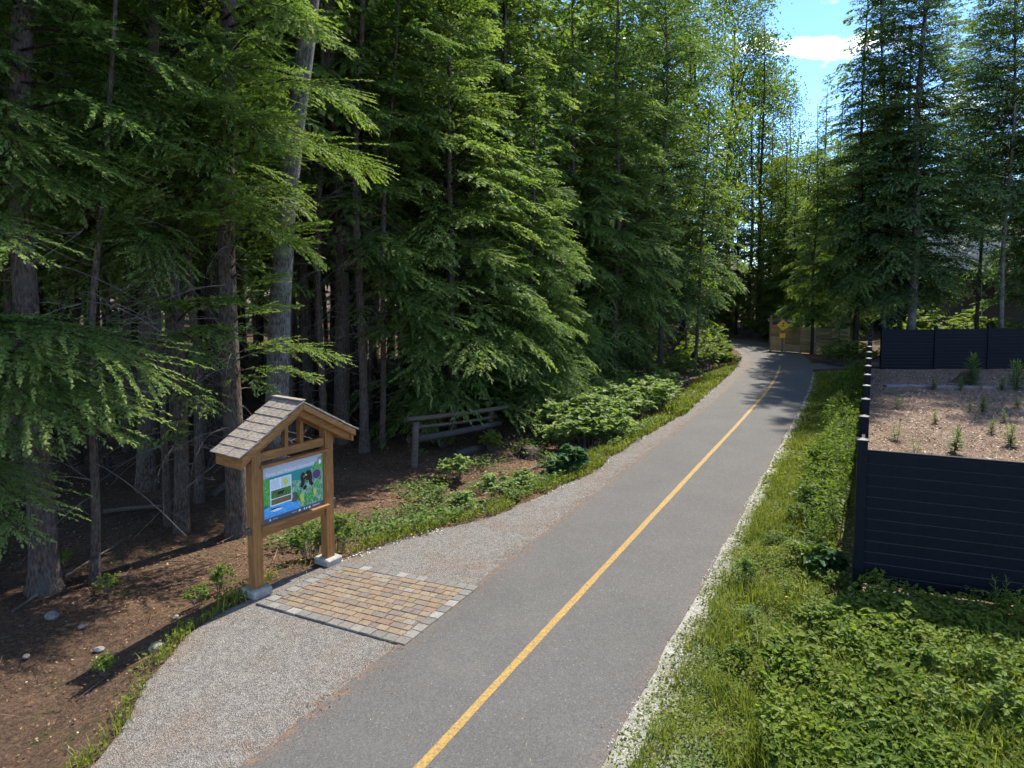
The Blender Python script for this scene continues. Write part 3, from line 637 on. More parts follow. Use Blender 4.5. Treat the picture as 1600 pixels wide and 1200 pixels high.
mid_tree('fir_tree', 'fir in the gap right of the pointed sky-tipped fir', GR, 1345, 56, 'far', FAR[2], .5, 1.1)
for k, (px, Y, s) in enumerate(((1475, 64, 1.15), (1510, 70, 1.25), (1555, 66, 1.2), (1645, 49, 1.0), (1652, 44, 1.1), (1690, 36, 1.1), (1425, 58, 1.1), (1680, 55, 1.2), (1380, 62, 1.2))):
    mid_tree('fir_tree', 'dark background fir around the house at right, %s counted from its left' % ORD[sorted((1475, 1510, 1555, 1645, 1652, 1690, 1425, 1680, 1380)).index(px)], 'background firs at right', px, Y, 'far', (FIR if k < 3 else FAR + FIR)[k % (3 if k < 3 else 6)], k * 1.3, s)
CENB = ((1010, 46, 1.2), (1065, 52, 1.1), (1110, 58, .9), (960, 40, 1.2), (920, 36, 1.25), (1160, 66, .75), (870, 38, 1.3), (760, 32, 1.25), (830, 33, 1.25), (985, 52, 1.4), (725, 38, 1.3))
for k, (px, Y, s) in enumerate(CENB):
    mid_tree('fir_tree', 'dark conifer filling the centre behind trailside trees, %s counted from its left' % ORD[sorted(c[0] for c in CENB).index(px)], 'background conifers at centre', px, Y, 'far', (HEM_MID + HEM_LOW + FAR)[k % 8], k * 1.7, s)
mid_tree('pine_tree', 'tall thin pine against the sky left of the blue gap', GE, 1184, 54, 'far', PINE[0], 0, 1.25)
mid_tree('pine_tree', 'second thin pine close beside the tall one', GE, 1170, 58, 'far', PINE[0], 2.1, 1.2)

# --- forest interior: every trunk one can pick out between the edge trees
r3 = np.random.default_rng(77)
spots = [(20, 15.5), (108, 17), (148, 16), (192, 18.5), (218, 15.2), (240, 20), (332, 17), (352, 22), (448, 19), (488, 23.5), (60, 20), (170, 24), (282, 25), (405, 27), (560, 25), (625, 27), (120, 28), (0, 25), (310, 32), (470, 32)]
TB = []
for px, Y in spots: TB.append((float(D(px, 500, Y)[0]), Y))
while len(TB) < 74:
    Y = r3.uniform(17, 58); x = r3.uniform(-38, 9)
    u, v = lat(x, Y)
    if v[0] < 5.5 + .12 * Y: continue
    if abs(x / Y * F + 800 - 690) < 0: continue
    if min((x - a) ** 2 + (Y - b) ** 2 for a, b in TB + TREES) < 2.2: continue
    TB.append((x, Y))
while len(TB) < 108:
    Y = r3.uniform(20, 44); x = r3.uniform(-16, 3)
    if lat(x, Y)[1][0] < 6 + .1 * Y or min((x - a) ** 2 + (Y - b) ** 2 for a, b in TB + TREES) < 1.6: continue
    TB.append((x, Y))
for x, y in [(-11.5, 7), (-13, 11), (-11, 13.5), (-14.5, 15), (-17, 9), (-12.5, 4)]: TB.append((x, y))
anch = [(0, 'the left edge of the view'), (72, 'the stout scarred trunk'), (148, 'the thin crooked hemlock'), (284, 'the forked hemlock'), (371, 'the trunk behind left sign post'), (424, 'the foot of the pale leaning trunk'), (534, 'the broad dark trunk'), (597, 'the thin grey stem')]
seen_, SPL = {}, {}
for px, Y in sorted(spots):
    a_ = [t_ for t_ in anch if t_[0] <= px][-1][1]; seen_[a_] = seen_.get(a_, 0) + 1; SPL[(px, Y)] = 'dim background trunk, %s one right of %s' % (ORD[seen_[a_] - 1], a_)
for k, (x, y) in enumerate(TB):
    plant_tree('hemlock_tree', SPL[spots[k]] if k < len(spots) else 'dark straight hemlock trunk deep in the shaded forest at left', 'hemlocks deep in the left forest', x, y, TRK[('b', k % 4)], HEM_HIGH[k % 3], DEAD[k % 3] if y < 34 else None, r3.uniform(0, 6.28), (r3.normal(0, .015), r3.normal(0, .02)), r3.uniform(.85, 1.15))

# --- broadleaf trees beyond the bend
def broad_tree(Ht, hb, Rr, nclu, nleaf, ls, r, mat):
    g = Geo(); gt = Geo()
    zs = np.linspace(-.2, Ht * .9, 12); P = np.stack([.25 * np.sin(zs * .3), .2 * np.cos(zs * .25) - .2, zs], 1)
    gt.quads(tube_quads(P, np.interp(zs, [0, Ht], [.24, .03]), 8, False), 0)
    for k in range(nclu):
        w = r.random() ** .8; z = hb + (Ht - hb) * w; rr = Rr * math.sin(math.pi * (.18 + .78 * w)) ** .7 * math.sqrt(r.random()); az = r.uniform(0, 6.28)
        c = np.array((math.cos(az) * rr, math.sin(az) * rr, z + r.normal(0, .3)))
        if k % 3 == 0: gt.quads(tube_quads(np.array([(0.2 * np.sin(c[2] * .3), 0, max(hb * .6, c[2] - rr * .8)), c * (.5, .5, 1) - (0, 0, .25 * rr), c]), [.06, .035, .01], 4, False), 0)
        n = int(nleaf * r.uniform(.5, 1.5)); q = c + r.normal(0, 1, (n, 3)) * np.array((.55, .55, .34))
        d = unit(r.normal(0, 1, (n, 3)) + np.array((0, 0, -.4))); s = unit(np.cross(d, r.normal(0, 1, (n, 3))))
        g.quads(leaf_quads(q, d, s, ls * r.uniform(.6, 1.3, n), ls * .8 * r.uniform(.6, 1.2, n)), 0, np.clip(.5 + r.normal(0, .2, n) + r.normal(0, .12), 0, 1))
    return gt.mesh('trunk', ['bark_dark'], weld=.0005, smooth=True), g.mesh('crown', [mat])
BT = [broad_tree(22, 7, 4.2, 170, 95, .17, np.random.default_rng(k + 5), 'broad_leaf_yellow') for k in range(2)]
for k, (px, Y, s, lab) in enumerate(((1000, 41, 1.0, 'yellow-green cottonwood showing behind dark conifers left of centre'), (1070, 46, 1.05, 'yellow-green cottonwood just left of the widest sunlit one'), (1140, 60, 1.3, 'widest sunlit cottonwood with yellow leaves against blue sky'), (1185, 66, 1.1, 'sparse cottonwood at left side of the open sky gap'), (930, 47, 1.1, 'cottonwood glimpsed behind the dense hemlocks'), (1214, 54, .62, 'small rounded yellow-green tree below left of the sky gap'), (1256, 58, .66, 'small yellow-green tree centred below the sky gap'), (1298, 53, .60, 'small yellow-green tree below right of the sky gap'))):
    x = float(D(px, 500, Y)[0]); plant_tree('cottonwood_tree', lab, 'cottonwoods beyond the bend', x, Y, *BT[k % 2], None, k * 1.9, (0, 0), s)

# --- the wood that closes the view all round reads as one dark mass
rw = np.random.default_rng(404)
XT = [conifer_crown('far_crown', 20, .2, 3.6, 3.6, 0, XCOARSE, np.random.default_rng(500 + k), far=XCOARSE, shape=.7, droop0=-.2, needles='fir_needles') for k in range(3)]
XTV = []
for me in XT:
    co = np.empty(len(me.vertices) * 3, np.float32); me.vertices.foreach_get('co', co); ti = np.empty(len(me.vertices), np.float32); me.attributes['tint'].data.foreach_get('value', ti); mi = np.empty(len(me.polygons), np.int32); me.polygons.foreach_get('material_index', mi)
    XTV.append((co.reshape(-1, 4, 3), ti.reshape(-1, 4), mi))
gw_ = Geo(); cnt = 0
while cnt < 115:
    a = rw.uniform(-1.15, 1.0) if cnt % 2 else rw.uniform(-1.1, .1); dd_ = rw.uniform(62, 92); x, y = math.sin(a) * dd_, math.cos(a) * dd_ * 1.0
    if a < -.55: x, y = math.sin(a) * dd_ * .72, math.cos(a) * dd_ * .72
    px_ = x / y * F + 800; hmax = 1.0
    if 1190 < px_ < 1330: hmax = .7
    if abs(lat(x, y)[1][0]) < 4: continue
    q, ti, mi = XTV[rw.integers(0, 3)]; sc_ = rw.uniform(.75, 1.15) * hmax; th = rw.uniform(0, 6.28); c_, s_ = math.cos(th) * sc_, math.sin(th) * sc_
    M = np.array(((c_, -s_, 0), (s_, c_, 0), (0, 0, sc_)), np.float32); Q = q @ M.T + np.array((x, y, -.3), np.float32)
    for m in (0, 1): gw_.quads(Q[mi == m], m, ti[mi == m])
    cnt += 1
fw_ = link('far_wood', gw_.mesh('far_wood', ['fir_needles', 'bark_dark']), kind='stuff'); tag(fw_, 'dark distant wood closing the view behind all the trees', 'wood')

# ------------------------------------------------------------------ paved pad (border and field pavers one by one)
pad = thing('paved_pad', 'small patio of tan pavers with grey paver border before the sign', 'patio')
pad['kind'] = 'structure'
PNL, PNR, PFR, PFL = (G(*p)[:2] for p in ((399, 944), (632, 1009), (749, 917), (541, 880)))
def bil(a, b): return (PNL * (1 - a) + PNR * a) * (1 - b) + (PFL * (1 - a) + PFR * a) * b
AX = (PNR - PNL + PFR - PFL) / 2; AY = (PFL - PNL + PFR - PNR) / 2; LX, LY = np.linalg.norm(AX), np.linalg.norm(AY)
sand = pmesh('joint_sand', [(*bil(a, b), .004) for a, b in ((0, 0), (1, 0), (1, 1), (0, 1))], [(0, 1, 2, 3)], ['verge_soil'], attrs={'edge': [0] * 4})
link('joint_sand', sand, pad)
def paver_mesh(name, mat, a0, a1, b0, b1, h):
    c = bil((a0 + a1) / 2, (b0 + b1) / 2); gp = .004; ga, gb = gp / LX, gp / LY
    P = [bil(a, b) - c for a, b in ((a0 + ga, b0 + gb), (a1 - ga, b0 + gb), (a1 - ga, b1 - gb), (a0 + ga, b1 - gb))]
    I = [p * (1 - .010 / max(.04, np.linalg.norm(p))) for p in P]
    V = [(*p, -.03) for p in P] + [(*p, h - .006) for p in P] + [(*p, h) for p in I]
    Fc = [(8, 9, 10, 11)] + [(k, (k + 1) % 4, 4 + (k + 1) % 4, 4 + k) for k in range(4)] + [(4 + k, 4 + (k + 1) % 4, 8 + (k + 1) % 4, 8 + k) for k in range(4)]
    o = link(name, pmesh(name, V, Fc, [mat]), pad, (c[0], c[1], 0)); o.rotation_euler = (random.gauss(0, .008), random.gauss(0, .008), random.gauss(0, .008)); return o
bw, bh = .155 / LX, .155 / LY
for k in range(14):
    a0, a1 = k / 14, (k + 1) / 14
    paver_mesh('border_paver', 'paver_grey', a0, a1, 0, bh, .016 + random.uniform(-.003, .003)); paver_mesh('border_paver', 'paver_grey', a0, a1, 1 - bh, 1, .016 + random.uniform(-.003, .003))
nb = 8
for k in range(nb):
    b0 = bh + (1 - 2 * bh) * k / nb; b1 = bh + (1 - 2 * bh) * (k + 1) / nb
    paver_mesh('border_paver', 'paver_grey', 0, bw, b0, b1, .016); paver_mesh('border_paver', 'paver_grey', 1 - bw, 1, b0, b1, .016)
rows, cols = 11, 13
for j in range(rows):
    b0 = bh + (1 - 2 * bh) * j / rows; b1 = bh + (1 - 2 * bh) * (j + 1) / rows; off = .5 * (j % 2)
    e = [0.0]; x = (.5 if j % 2 else 1.0)
    while x < cols - .05: e.append(x / cols); x += random.choice((.7, 1.0, 1.0, 1.3))
    e.append(1.0)
    for a, b in zip(e[:-1], e[1:]):
        if b - a < .02: continue
        paver_mesh('paver', 'paver_tan', bw + (1 - 2 * bw) * a, bw + (1 - 2 * bw) * b, b0, b1, .015 + random.uniform(-.004, .004))

# ------------------------------------------------------------------ roofed trail sign
PL, PR_ = G(401, 926)[:2], G(513, 877)[:2]
KC = (PL + PR_) / 2; KA = PR_ - PL; HS = np.linalg.norm(KA) / 2; KRZ = math.atan2(KA[1], KA[0])
ks = thing('trail_sign', 'cedar trail information board with small shingled gable roof on two posts', 'sign', (KC[0], KC[1], 0), KRZ)
PW = .15
post_me = box('post', PW, PW, 2.17, 'cedar_z', .008, z0=True); foot_me = box('footing', .30, .34, .12, 'concrete', .02, z0=True)
for s in (-1, 1):
    link('footing', foot_me, ks, (s * HS, 0, -.03)); link('post', post_me, ks, (s * HS, 0, .05))
    for zz in ((.92, 1.93) if s < 0 else (.95, 1.93)):
        pg = link('peg', box('peg', .07, .075, .09, 'cedar_grey', .006), ks, (s * (HS + PW / 2 + .03), 0, zz))
IW = 2 * HS - PW
link('tie_beam', box('tie_beam', IW - .002, .09, .13, 'cedar_x'), ks, (0, 0, 1.94))
link('bottom_beam', box('bottom_beam', IW - .002, .09, .13, 'cedar_x'), ks, (0, .01, .845))
link('top_rail', box('top_rail', IW + .06, .10, .045, 'cedar_x'), ks, (0, -.075, 1.815)); link('bottom_rail', box('bottom_rail', IW + .06, .10, .05, 'cedar_x'), ks, (0, -.075, .935))
for s in (-1, 1): link('side_rail', box('side_rail', .035, .04, .83, 'cedar_z'), ks, (s * (IW / 2 - .018), -.05, 1.375))
SL = math.atan(.58); HSPAN, PEAK, D0, D1 = 1.0, 2.66, -.27, .36
def slope_pt(x, off): return (x, PEAK - abs(x) * .58 + off)
for s in (-1, 1):
    for y0, y1, nm in ((-.20, -.10, 'rafter'), (.10, .20, 'rafter')):
        pl = [slope_pt(0, -.205 if True else 0), slope_pt(s * .93, -.205), slope_pt(s * .98, -.17), slope_pt(s * .98, -.055), slope_pt(0, -.055)]
        pl = [(p[0] + s * .001, p[1]) for p in pl]
        link('rafter', prism('rafter', pl, y0, y1, 'cedar_x'), ks)
    # deck boards, then a fascia on the gable end
    dk = link('roof_deck', prism('roof_deck', [(s * .002, PEAK - .052), (s * HSPAN, PEAK - HSPAN * .58 - .052), (s * HSPAN, PEAK - HSPAN * .58 - .012), (s * .002, PEAK - .012)], D0 + .025, D1, 'cedar_y'), ks)
    link('fascia', prism('fascia', [(s * .002, PEAK - .10), (s * (HSPAN + .005), PEAK - HSPAN * .58 - .10), (s * (HSPAN + .005), PEAK - HSPAN * .58 - .008), (s * .002, PEAK - .008)], D0 - .02, D0 + .022, 'cedar_x'), ks)
    link('eave_board', prism('eave_board', [(s * (HSPAN - .045), PEAK - (HSPAN - .045) * .58 - .19), (s * (HSPAN - .005), PEAK - HSPAN * .58 - .19), (s * (HSPAN - .005), PEAK - HSPAN * .58 - .055), (s * (HSPAN - .045), PEAK - HSPAN * .58 - .030)], D0 + .026, D1 - .01, 'cedar_y'), ks)
for fx in (-.115, .155):
    hh = PEAK - abs(fx) * .58 - .2 - 2.005
    link('strut', box('strut', .06, .10, hh + .05, 'cedar_z', .005), ks, (fx * 1.0, 0, 2.005 + (hh + .05) / 2 - .0))
# shakes
NC = 7
slope_len = HSPAN / math.cos(SL)
for s in (-1, 1):
    for c in range(NC):
        x0 = HSPAN + .035 - (c + 1) * (HSPAN / NC) ; y = D0 - .03
        while y < D1 - .01:
            wdt = min(random.uniform(.09, .19), D1 + .02 - y); ll = HSPAN / NC / math.cos(SL) + .075
            me = box('shingle', ll, wdt - .005, .022, 'shake', .003)
            for v in me.vertices:
                if v.co.x * s > 0: v.co.z += .004
            o = link('shingle', me, ks); xm = x0 + (HSPAN / NC) / 2 - .012
            o.location = (s * xm, y + wdt / 2, PEAK - xm * .58 + .017 + random.uniform(-.002, .004)); o.rotation_euler = (0, s * (SL - .045 + random.gauss(0, .008)), random.gauss(0, .02))
            y += wdt
link('ridge_cap', box('ridge_cap', .10, D1 - D0 + .04, .02, 'shake', .004), ks, (0, (D0 + D1) / 2, PEAK + .034))
# the printed board
PXW, PZ0, PZ1 = IW - .075, .962, 1.79
board = link('information_panel', box('information_panel', PXW + .02, .016, PZ1 - PZ0 + .02, 'concrete', .001), ks, (0, -.035, (PZ0 + PZ1) / 2)); board['label'] = 'printed wildlife information panel'
for nm, c in (('ink_band', (.46, .48, .54)), ('ink_teal', (.03, .27, .25)), ('ink_white', (.80, .82, .84)), ('ink_text', (.50, .50, .58)), ('ink_map', (.55, .68, .60)), ('ink_black', (.018, .016, .02)),
              ('ink_brown', (.20, .13, .06)), ('ink_sky', (.30, .50, .72)), ('ink_grey', (.10, .105, .12)), ('ink_yellow', (.62, .60, .07)), ('ink_purple', (.09, .06, .14)), ('ink_ring', (.30, .27, .26))):
    flat(nm, c, .35, .4, .10, 30)
t = NT('ink_forest', .35, .4); v = t.co('Object', (1, 1, .55)); t.color(t.ramp(t.noise(v, 22, 5, .7), [(.3, (.02, .10, .045)), (.45, (.08, .27, .10)), (.55, (.28, .48, .34)), (.7, (.48, .60, .52))]))
t = NT('ink_photo', .35, .4); v = t.co(); t.color(t.ramp(t.noise(v, 45, 5, .7), [(.3, (.015, .04, .015)), (.6, (.12, .25, .06)), (.75, (.30, .42, .12))]))
t = NT('ink_water', .35, .4); v = t.co('Object', (1, 1, 3)); t.color(t.ramp(t.noise(v, 14, 4), [(.35, (.03, .30, .68)), (.6, (.12, .45, .80)), (.75, (.50, .66, .86))]))
t = NT('ink_leaf', .35, .4); v = t.co(); t.color(t.ramp(t.noise(v, 35, 4), [(.35, (.03, .25, .05)), (.6, (.13, .50, .10)), (.75, (.45, .70, .25))]))
inks = ['ink_band', 'ink_teal', 'ink_white', 'ink_text', 'ink_map', 'ink_black', 'ink_brown', 'ink_sky', 'ink_grey', 'ink_yellow', 'ink_purple', 'ink_ring', 'ink_forest', 'ink_photo', 'ink_water', 'ink_leaf']
pv, pf, pm = [], [], []
def pr(poly, ink, lay):
    b = len(pv)
    for u, w in poly: pv.append((-PXW / 2 + u * PXW, -.0005 - lay * .0009, -(PZ1 - PZ0) / 2 + w * (PZ1 - PZ0)))
    pf.append(tuple(range(b, b + len(poly)))); pm.append(inks.index(ink))
def rc(u0, v0, u1, v1): return [(u0, v0), (u1, v0), (u1, v1), (u0, v1)]
def ell(cx, cy, rx, ry, n=20, j=0.0): return [(cx + rx * math.cos(a * 6.2832 / n) * (1 + random.uniform(-j, j)), cy + ry * math.sin(a * 6.2832 / n) * (1 + random.uniform(-j, j))) for a in range(n)]
pr(rc(0, 0, 1, 1), 'ink_forest', 0); pr(rc(0, .79, 1, 1), 'ink_band', 1); pr(rc(.08, .755, .86, .79), 'ink_teal', 2); pr([(.45, .62), (.60, .60), (.72, .68), (.80, .755), (.45, .755)], 'ink_teal', 2)
pr([(.80, .74), (.86, .84), (.92, .86), (.95, .93), (1, .95), (1, .70), (.85, .68)], 'ink_leaf', 3); pr([(0, .25), (.10, .28), (.11, .60), (.09, .74), (.05, .78), (0, .75)], 'ink_leaf', 2)
pr([(0, .08), (.60, .08), (.57, .20), (.46, .27), (.30, .30), (0, .32)], 'ink_water', 2)
pr(rc(.11, .27, .455, .745), 'ink_white', 3); pr(rc(.285, .55, .44, .73), 'ink_map', 4); pr(ell(.36, .64, .035, .06, 12, .2), 'ink_yellow', 5)
for k in range(9): pr(rc(.125, .715 - k * .018, .265 - .02 * random.random(), .724 - k * .018), 'ink_text', 4)
pr(rc(.125, .40, .445, .545), 'ink_photo', 4); pr(ell(.27, .475, .05, .028, 14, .1), 'ink_black', 5); pr(ell(.315, .49, .02, .02, 10), 'ink_black', 6); pr(rc(.23, .44, .245, .47), 'ink_black', 6); pr(rc(.295, .44, .31, .47), 'ink_black', 6)
pr(rc(.125, .29, .445, .385), 'ink_brown', 4); pr(ell(.20, .325, .07, .016, 12, .2), 'ink_photo', 5)
# two dark bears among leaves, a heron-grey stump, flowers, a diving bird
pr([(.60, .46), (.62, .55), (.605, .64), (.62, .70), (.65, .72), (.68, .70), (.685, .60), (.675, .50), (.64, .44)], 'ink_black', 4)
pr([(.67, .62), (.70, .71), (.74, .735), (.79, .70), (.81, .60), (.80, .52), (.83, .46), (.80, .42), (.76, .46), (.74, .55), (.70, .56)], 'ink_black', 5)
pr(ell(.665, .635, .022, .022, 12), 'ink_brown', 6); pr(ell(.70, .655, .018, .016, 10), 'ink_yellow', 6); pr([(.66, .38), (.70, .40), (.72, .45), (.68, .47), (.65, .43)], 'ink_black', 4)
pr([(.44, .24), (.54, .22), (.57, .30), (.53, .40), (.47, .41), (.48, .32)], 'ink_grey', 4)
for cx, cy in ((.63, .22), (.85, .30), (.61, .28)): pr(ell(cx, cy, .025, .06, 11, .35), 'ink_yellow', 5)
for cx, cy in ((.56, .33), (.90, .42), (.72, .20), (.78, .25)): pr(ell(cx, cy, .03, .08, 11, .3), 'ink_leaf', 4)
pr(ell(.885, .62, .082, .10, 24), 'ink_ring', 5); pr(ell(.885, .615, .068, .082, 20), 'ink_purple', 6); pr(ell(.94, .85, .042, .082, 20), 'ink_ring', 5); pr(ell(.945, .83, .022, .045, 14), 'ink_white', 6)
pr([(.10, .20), (.15, .225), (.22, .225), (.31, .19), (.26, .165), (.16, .17)], 'ink_white', 4); pr([(.08, .215), (.16, .235), (.23, .232), (.31, .20), (.22, .215), (.14, .205)], 'ink_black', 5)
pr(rc(0, 0, 1, .085), 'ink_grey', 5)
for cx, w in ((.10, .012), (.58, .02), (.66, .012), (.70, .012), (.75, .02)): pr(ell(cx, .042, w, .020, 9, .25), 'ink_white', 6)
pr(rc(.80, .035, .93, .052), 'ink_text', 6); pr(rc(.14, .036, .22, .048), 'ink_text', 6); pr(rc(.45, .036, .53, .048), 'ink_text', 6)
pme = pmesh('printed_sheet', pv, pf, inks, pm); link('printed_sheet', pme, board, (0, -.0085, 0))
def text_mesh(name, body, size, mat, align='LEFT', ext=0.0):
    cu = bpy.data.curves.new(name, 'FONT'); cu.body = body; cu.size = size; cu.align_x = align; cu.resolution_u = 3; cu.extrude = ext
    o = bpy.data.objects.new(name, cu); COL.objects.link(o); dg = bpy.context.evaluated_depsgraph_get(); me = bpy.data.meshes.new_from_object(o.evaluated_get(dg)); bpy.data.objects.remove(o); bpy.data.curves.remove(cu)
    me.materials.clear(); me.materials.append(MATS[mat]); return me
tm = text_mesh('lettering', 'Forest and Wetland Community', .0785, 'ink_white'); xs = [v.co.x for v in tm.vertices]; kx = .80 * PXW / (max(xs) - min(xs))
for v in tm.vertices: v.co.x *= kx
lt = link('lettering', tm, board, (-PXW / 2 + .05 * PXW, -.0115, -(PZ1 - PZ0) / 2 + .812 * (PZ1 - PZ0))); lt.rotation_euler = (R(90), 0, 0)

# ------------------------------------------------------------------ black board fence round the yard
BAY = 1.74
post_b = box('post', .125, .125, 2.30, 'fence_black', .006, z0=True)
def cap_mesh():
    V = [(-.075, -.075, 0), (.075, -.075, 0), (.075, .075, 0), (-.075, .075, 0), (-.075, -.075, .022), (.075, -.075, .022), (.075, .075, .022), (-.075, .075, .022), (0, 0, .045)]
    return pmesh('post_cap', V, [(0, 3, 2, 1), (0, 1, 5, 4), (1, 2, 6, 5), (2, 3, 7, 6), (3, 0, 4, 7), (4, 5, 8), (5, 6, 8), (6, 7, 8), (7, 4, 8)], ['cap_top'])
cap_b = cap_mesh()
def board_mesh(L, h): return prism('board', [(-h / 2 + .0, -.016), (h / 2 - .014, -.016), (h / 2 - .002, -.004), (h / 2 - .002, .004), (h / 2 - .014, .016), (-h / 2, .016)], -L / 2, L / 2, 'fence_black', 0)
def fence_run(label, p0, dirv, nbay, bay, z_bot, nb, bh, group, first=True, last=True, step=0.0, ztop_post=2.27, nudge=0.0):
    d = np.array(dirv, float); d /= np.linalg.norm(d); rz = math.atan2(d[1], d[0])
    f = thing('board_fence', label, 'fence', (p0[0], p0[1], 0), rz, group)
    bl = bay - .125 - .004; bme = board_mesh(bl, bh)
    for v in bme.vertices: v.co.x, v.co.y, v.co.z = v.co.y, v.co.z, v.co.x
    bme.materials.append(MATS['fence_edge_glint']); bme.update()
    for pg_ in bme.polygons:
        if .25 < pg_.normal.z < .9: pg_.material_index = 1  # upper chamfers coloured lighter, a painted edge highlight
    chan = box('channel', .02, .05, nb * bh, 'fence_black', .002)
    for k in range(nbay + 1):
        st = step * k
        if (k > 0 or first) and (k < nbay or last):
            o = link('post', post_b, f, (k * bay, 0, ztop_post - 2.30 + st)); c = link('post_cap', cap_b, o, (0, 0, 2.302))
        if k < nbay:
            for i in range(nb):
                link('board', bme, f, ((k + .5) * bay, random.uniform(-.001, .001), z_bot + st + bh * (i + .5)))
            link('top_trim', box('top_trim', bl, .05, .025, 'fence_black', .003), f, ((k + .5) * bay, 0, z_bot + st + nb * bh + .0135))
    return f
fence_run('near black horizontal-board fence panel facing the view at the yard corner', FC, FR, 2, 2.3, .20, 12, .156, 'black yard fence runs', first=True, ztop_post=2.215)
fence_run('long black fence row seen end-on with white-edged post caps beside grass verge', FC + FD * BAY, FD, 14, BAY, .10, 12, .156, 'black yard fence runs', ztop_post=2.22)
sd = fence_run('short black fence section joining the near corner post to the row', FC + FD * .0, FD, 1, BAY, .10, 12, .156, 'black yard fence runs', first=False, last=False)
fence_run('black back fence closing the far side of the mulch yard', np.array((17.55, 32.2)), (1, -.01), 7, 2.5, .05, 12, .156, 'black yard fence runs', first=True, step=.035, ztop_post=2.06)
# timbers and stones under the near panel
def plank_thing(name, label, cat, p, L, w, h, mat, rz, ry=0.0, group=None):
    o = link(name, box(name, L, w, h, mat, .012), None, p, rz); o.rotation_euler = (0, ry, rz); return tag(o, label, cat, group)
c0 = FC + FR * .42; plank_thing('timber', 'weathered grey timber slab under the near fence corner', 'timber', (c0[0], c0[1] - .10, .07), .55, .26, .13, 'old_timber', math.atan2(FR[1], FR[0]) + .12)
c0 = FC + FR * -.06; plank_thing('timber', 'small grey timber offcut at foot of the corner fence post', 'timber', (c0[0] - .04, c0[1] - .2, .04), .20, .15, .10, 'old_timber', -.3)
c0 = FC + FR * 1.15; plank_thing('timber', 'dark brown timber lying along the bottom of near fence panel', 'timber', (c0[0], c0[1] - .03, .10), .9, .12, .13, 'cedar_grey', math.atan2(FR[1], FR[0]))
# yard edging and stump
for k in range(5):
    p = G(1420 + k * 75, 607 + k * 1.6); plank_thing('edging_slab', 'grey edging slab across the mulch yard, %s from the fence row' % ORD[k], 'edging', (p[0], p[1], .09), 1.85, .26, .11, 'old_timber', R(-5) + .01 * k, group='edging slabs in the yard')
def blob(name, rx, ry, rz_, mat, seed, sub=2, amp=.25):
    bm = bmesh.new(); bmesh.ops.create_icosphere(bm, subdivisions=sub, radius=1)
    for v in bm.verts:
        n = mnoise.noise(v.co * 1.4 + Vector((seed * 7.1, 0, 0))) + .5 * mnoise.noise(v.co * 3 + Vector((0, seed * 3.3, 0))); v.co *= 1 + amp * n
        v.co = Vector((v.co.x * rx, v.co.y * ry, v.co.z * rz_))
    me = bpy.data.meshes.new(name); bm.to_mesh(me); bm.free(); me.materials.append(MATS[mat]); return me
def stump_mesh(h, r0, seed, mat='bark_brown'):
    g = Geo(); r = np.random.default_rng(seed); n = 16; a = np.linspace(0, 6.2832, n, endpoint=False); zs = np.array((-.15, .0, .1, .22, h * .7, h)); k = np.array((2.3, 1.9, 1.45, 1.15, 1.0, .95)) * r0
    lob = 1 + .25 * np.sin(a * 4 + seed) ; ring = []
    for z, rr in zip(zs, k):
        f = 1 + (lob - 1) * max(0, 1 - z / (h * .8)) ; ring.append(np.stack([np.cos(a) * rr * f, np.sin(a) * rr * f, np.full(n, z) + (r.normal(0, .03, n) if z == h else 0)], 1))
    ring = np.array(ring); A, B = ring[:-1], ring[1:]; g.quads(np.stack([A, np.roll(A, -1, 1), np.roll(B, -1, 1), B], 2), 0)
    c = np.array((0, 0, h - .02)); tq = [[ring[-1][i], ring[-1][(i + 1) % n], ring[-1][(i + 2) % n], c] for i in range(0, n, 2)]; g.quads(np.array(tq), 1)
    return g.mesh('stump', [mat, 'weathered_log'], weld=.001)
p = G(1513, 600); tag(link('tree_stump', stump_mesh(.42, .36, 3), None, (p[0], p[1], .03)), 'old flared tree stump in the mulch yard below the back fence', 'stump')

# ------------------------------------------------------------------ log rail fence, logs, sticks, rocks on the forest floor
def log_mesh(pts, rad, mat, sides=9):
    g = Geo(); g.quads(tube_quads(pts, rad, sides, True), 0); return g.mesh('log', [mat], weld=.0005, smooth=False)
rf = thing('log_rail_fence', 'weathered log rail fence in shade under the big hemlock', 'fence', (0, 0, 0))
def seg(a, b, n=5, bow=.02):
    a, b = np.asarray(a), np.asarray(b); s = np.linspace(0, 1, n)[:, None]; P = a + (b - a) * s; P[:, 2] -= bow * np.sin(np.pi * s[:, 0]); return P
YA, YB = 17.1, 19.6
for (xa, ya, xb, yb, rr, mat) in ((634, 656, 792, 636, .065, 'cedar_grey'), (648, 668, 776, 651, .045, 'cedar_grey'), (640, 688, 782, 661, .095, 'weathered_log')):
    link('rail', log_mesh(seg(D(xa, ya, YA), D(xb, yb, YB)), [rr * 1.05, rr, rr * .95, rr * .95, rr * .9], mat), rf)
for px, py, pb, Y in ((650, 660, 720, YA - .15), (767, 640, 668, YB - .05)):
    a = D(px, py, Y); b = D(px - 3, pb, Y); b[2] = min(b[2], hz(b[0], b[1]) - .1)
    link('rail_post', log_mesh(seg(b, a, 4, 0), [.10, .09, .09, .085], 'cedar_grey', 7), rf)
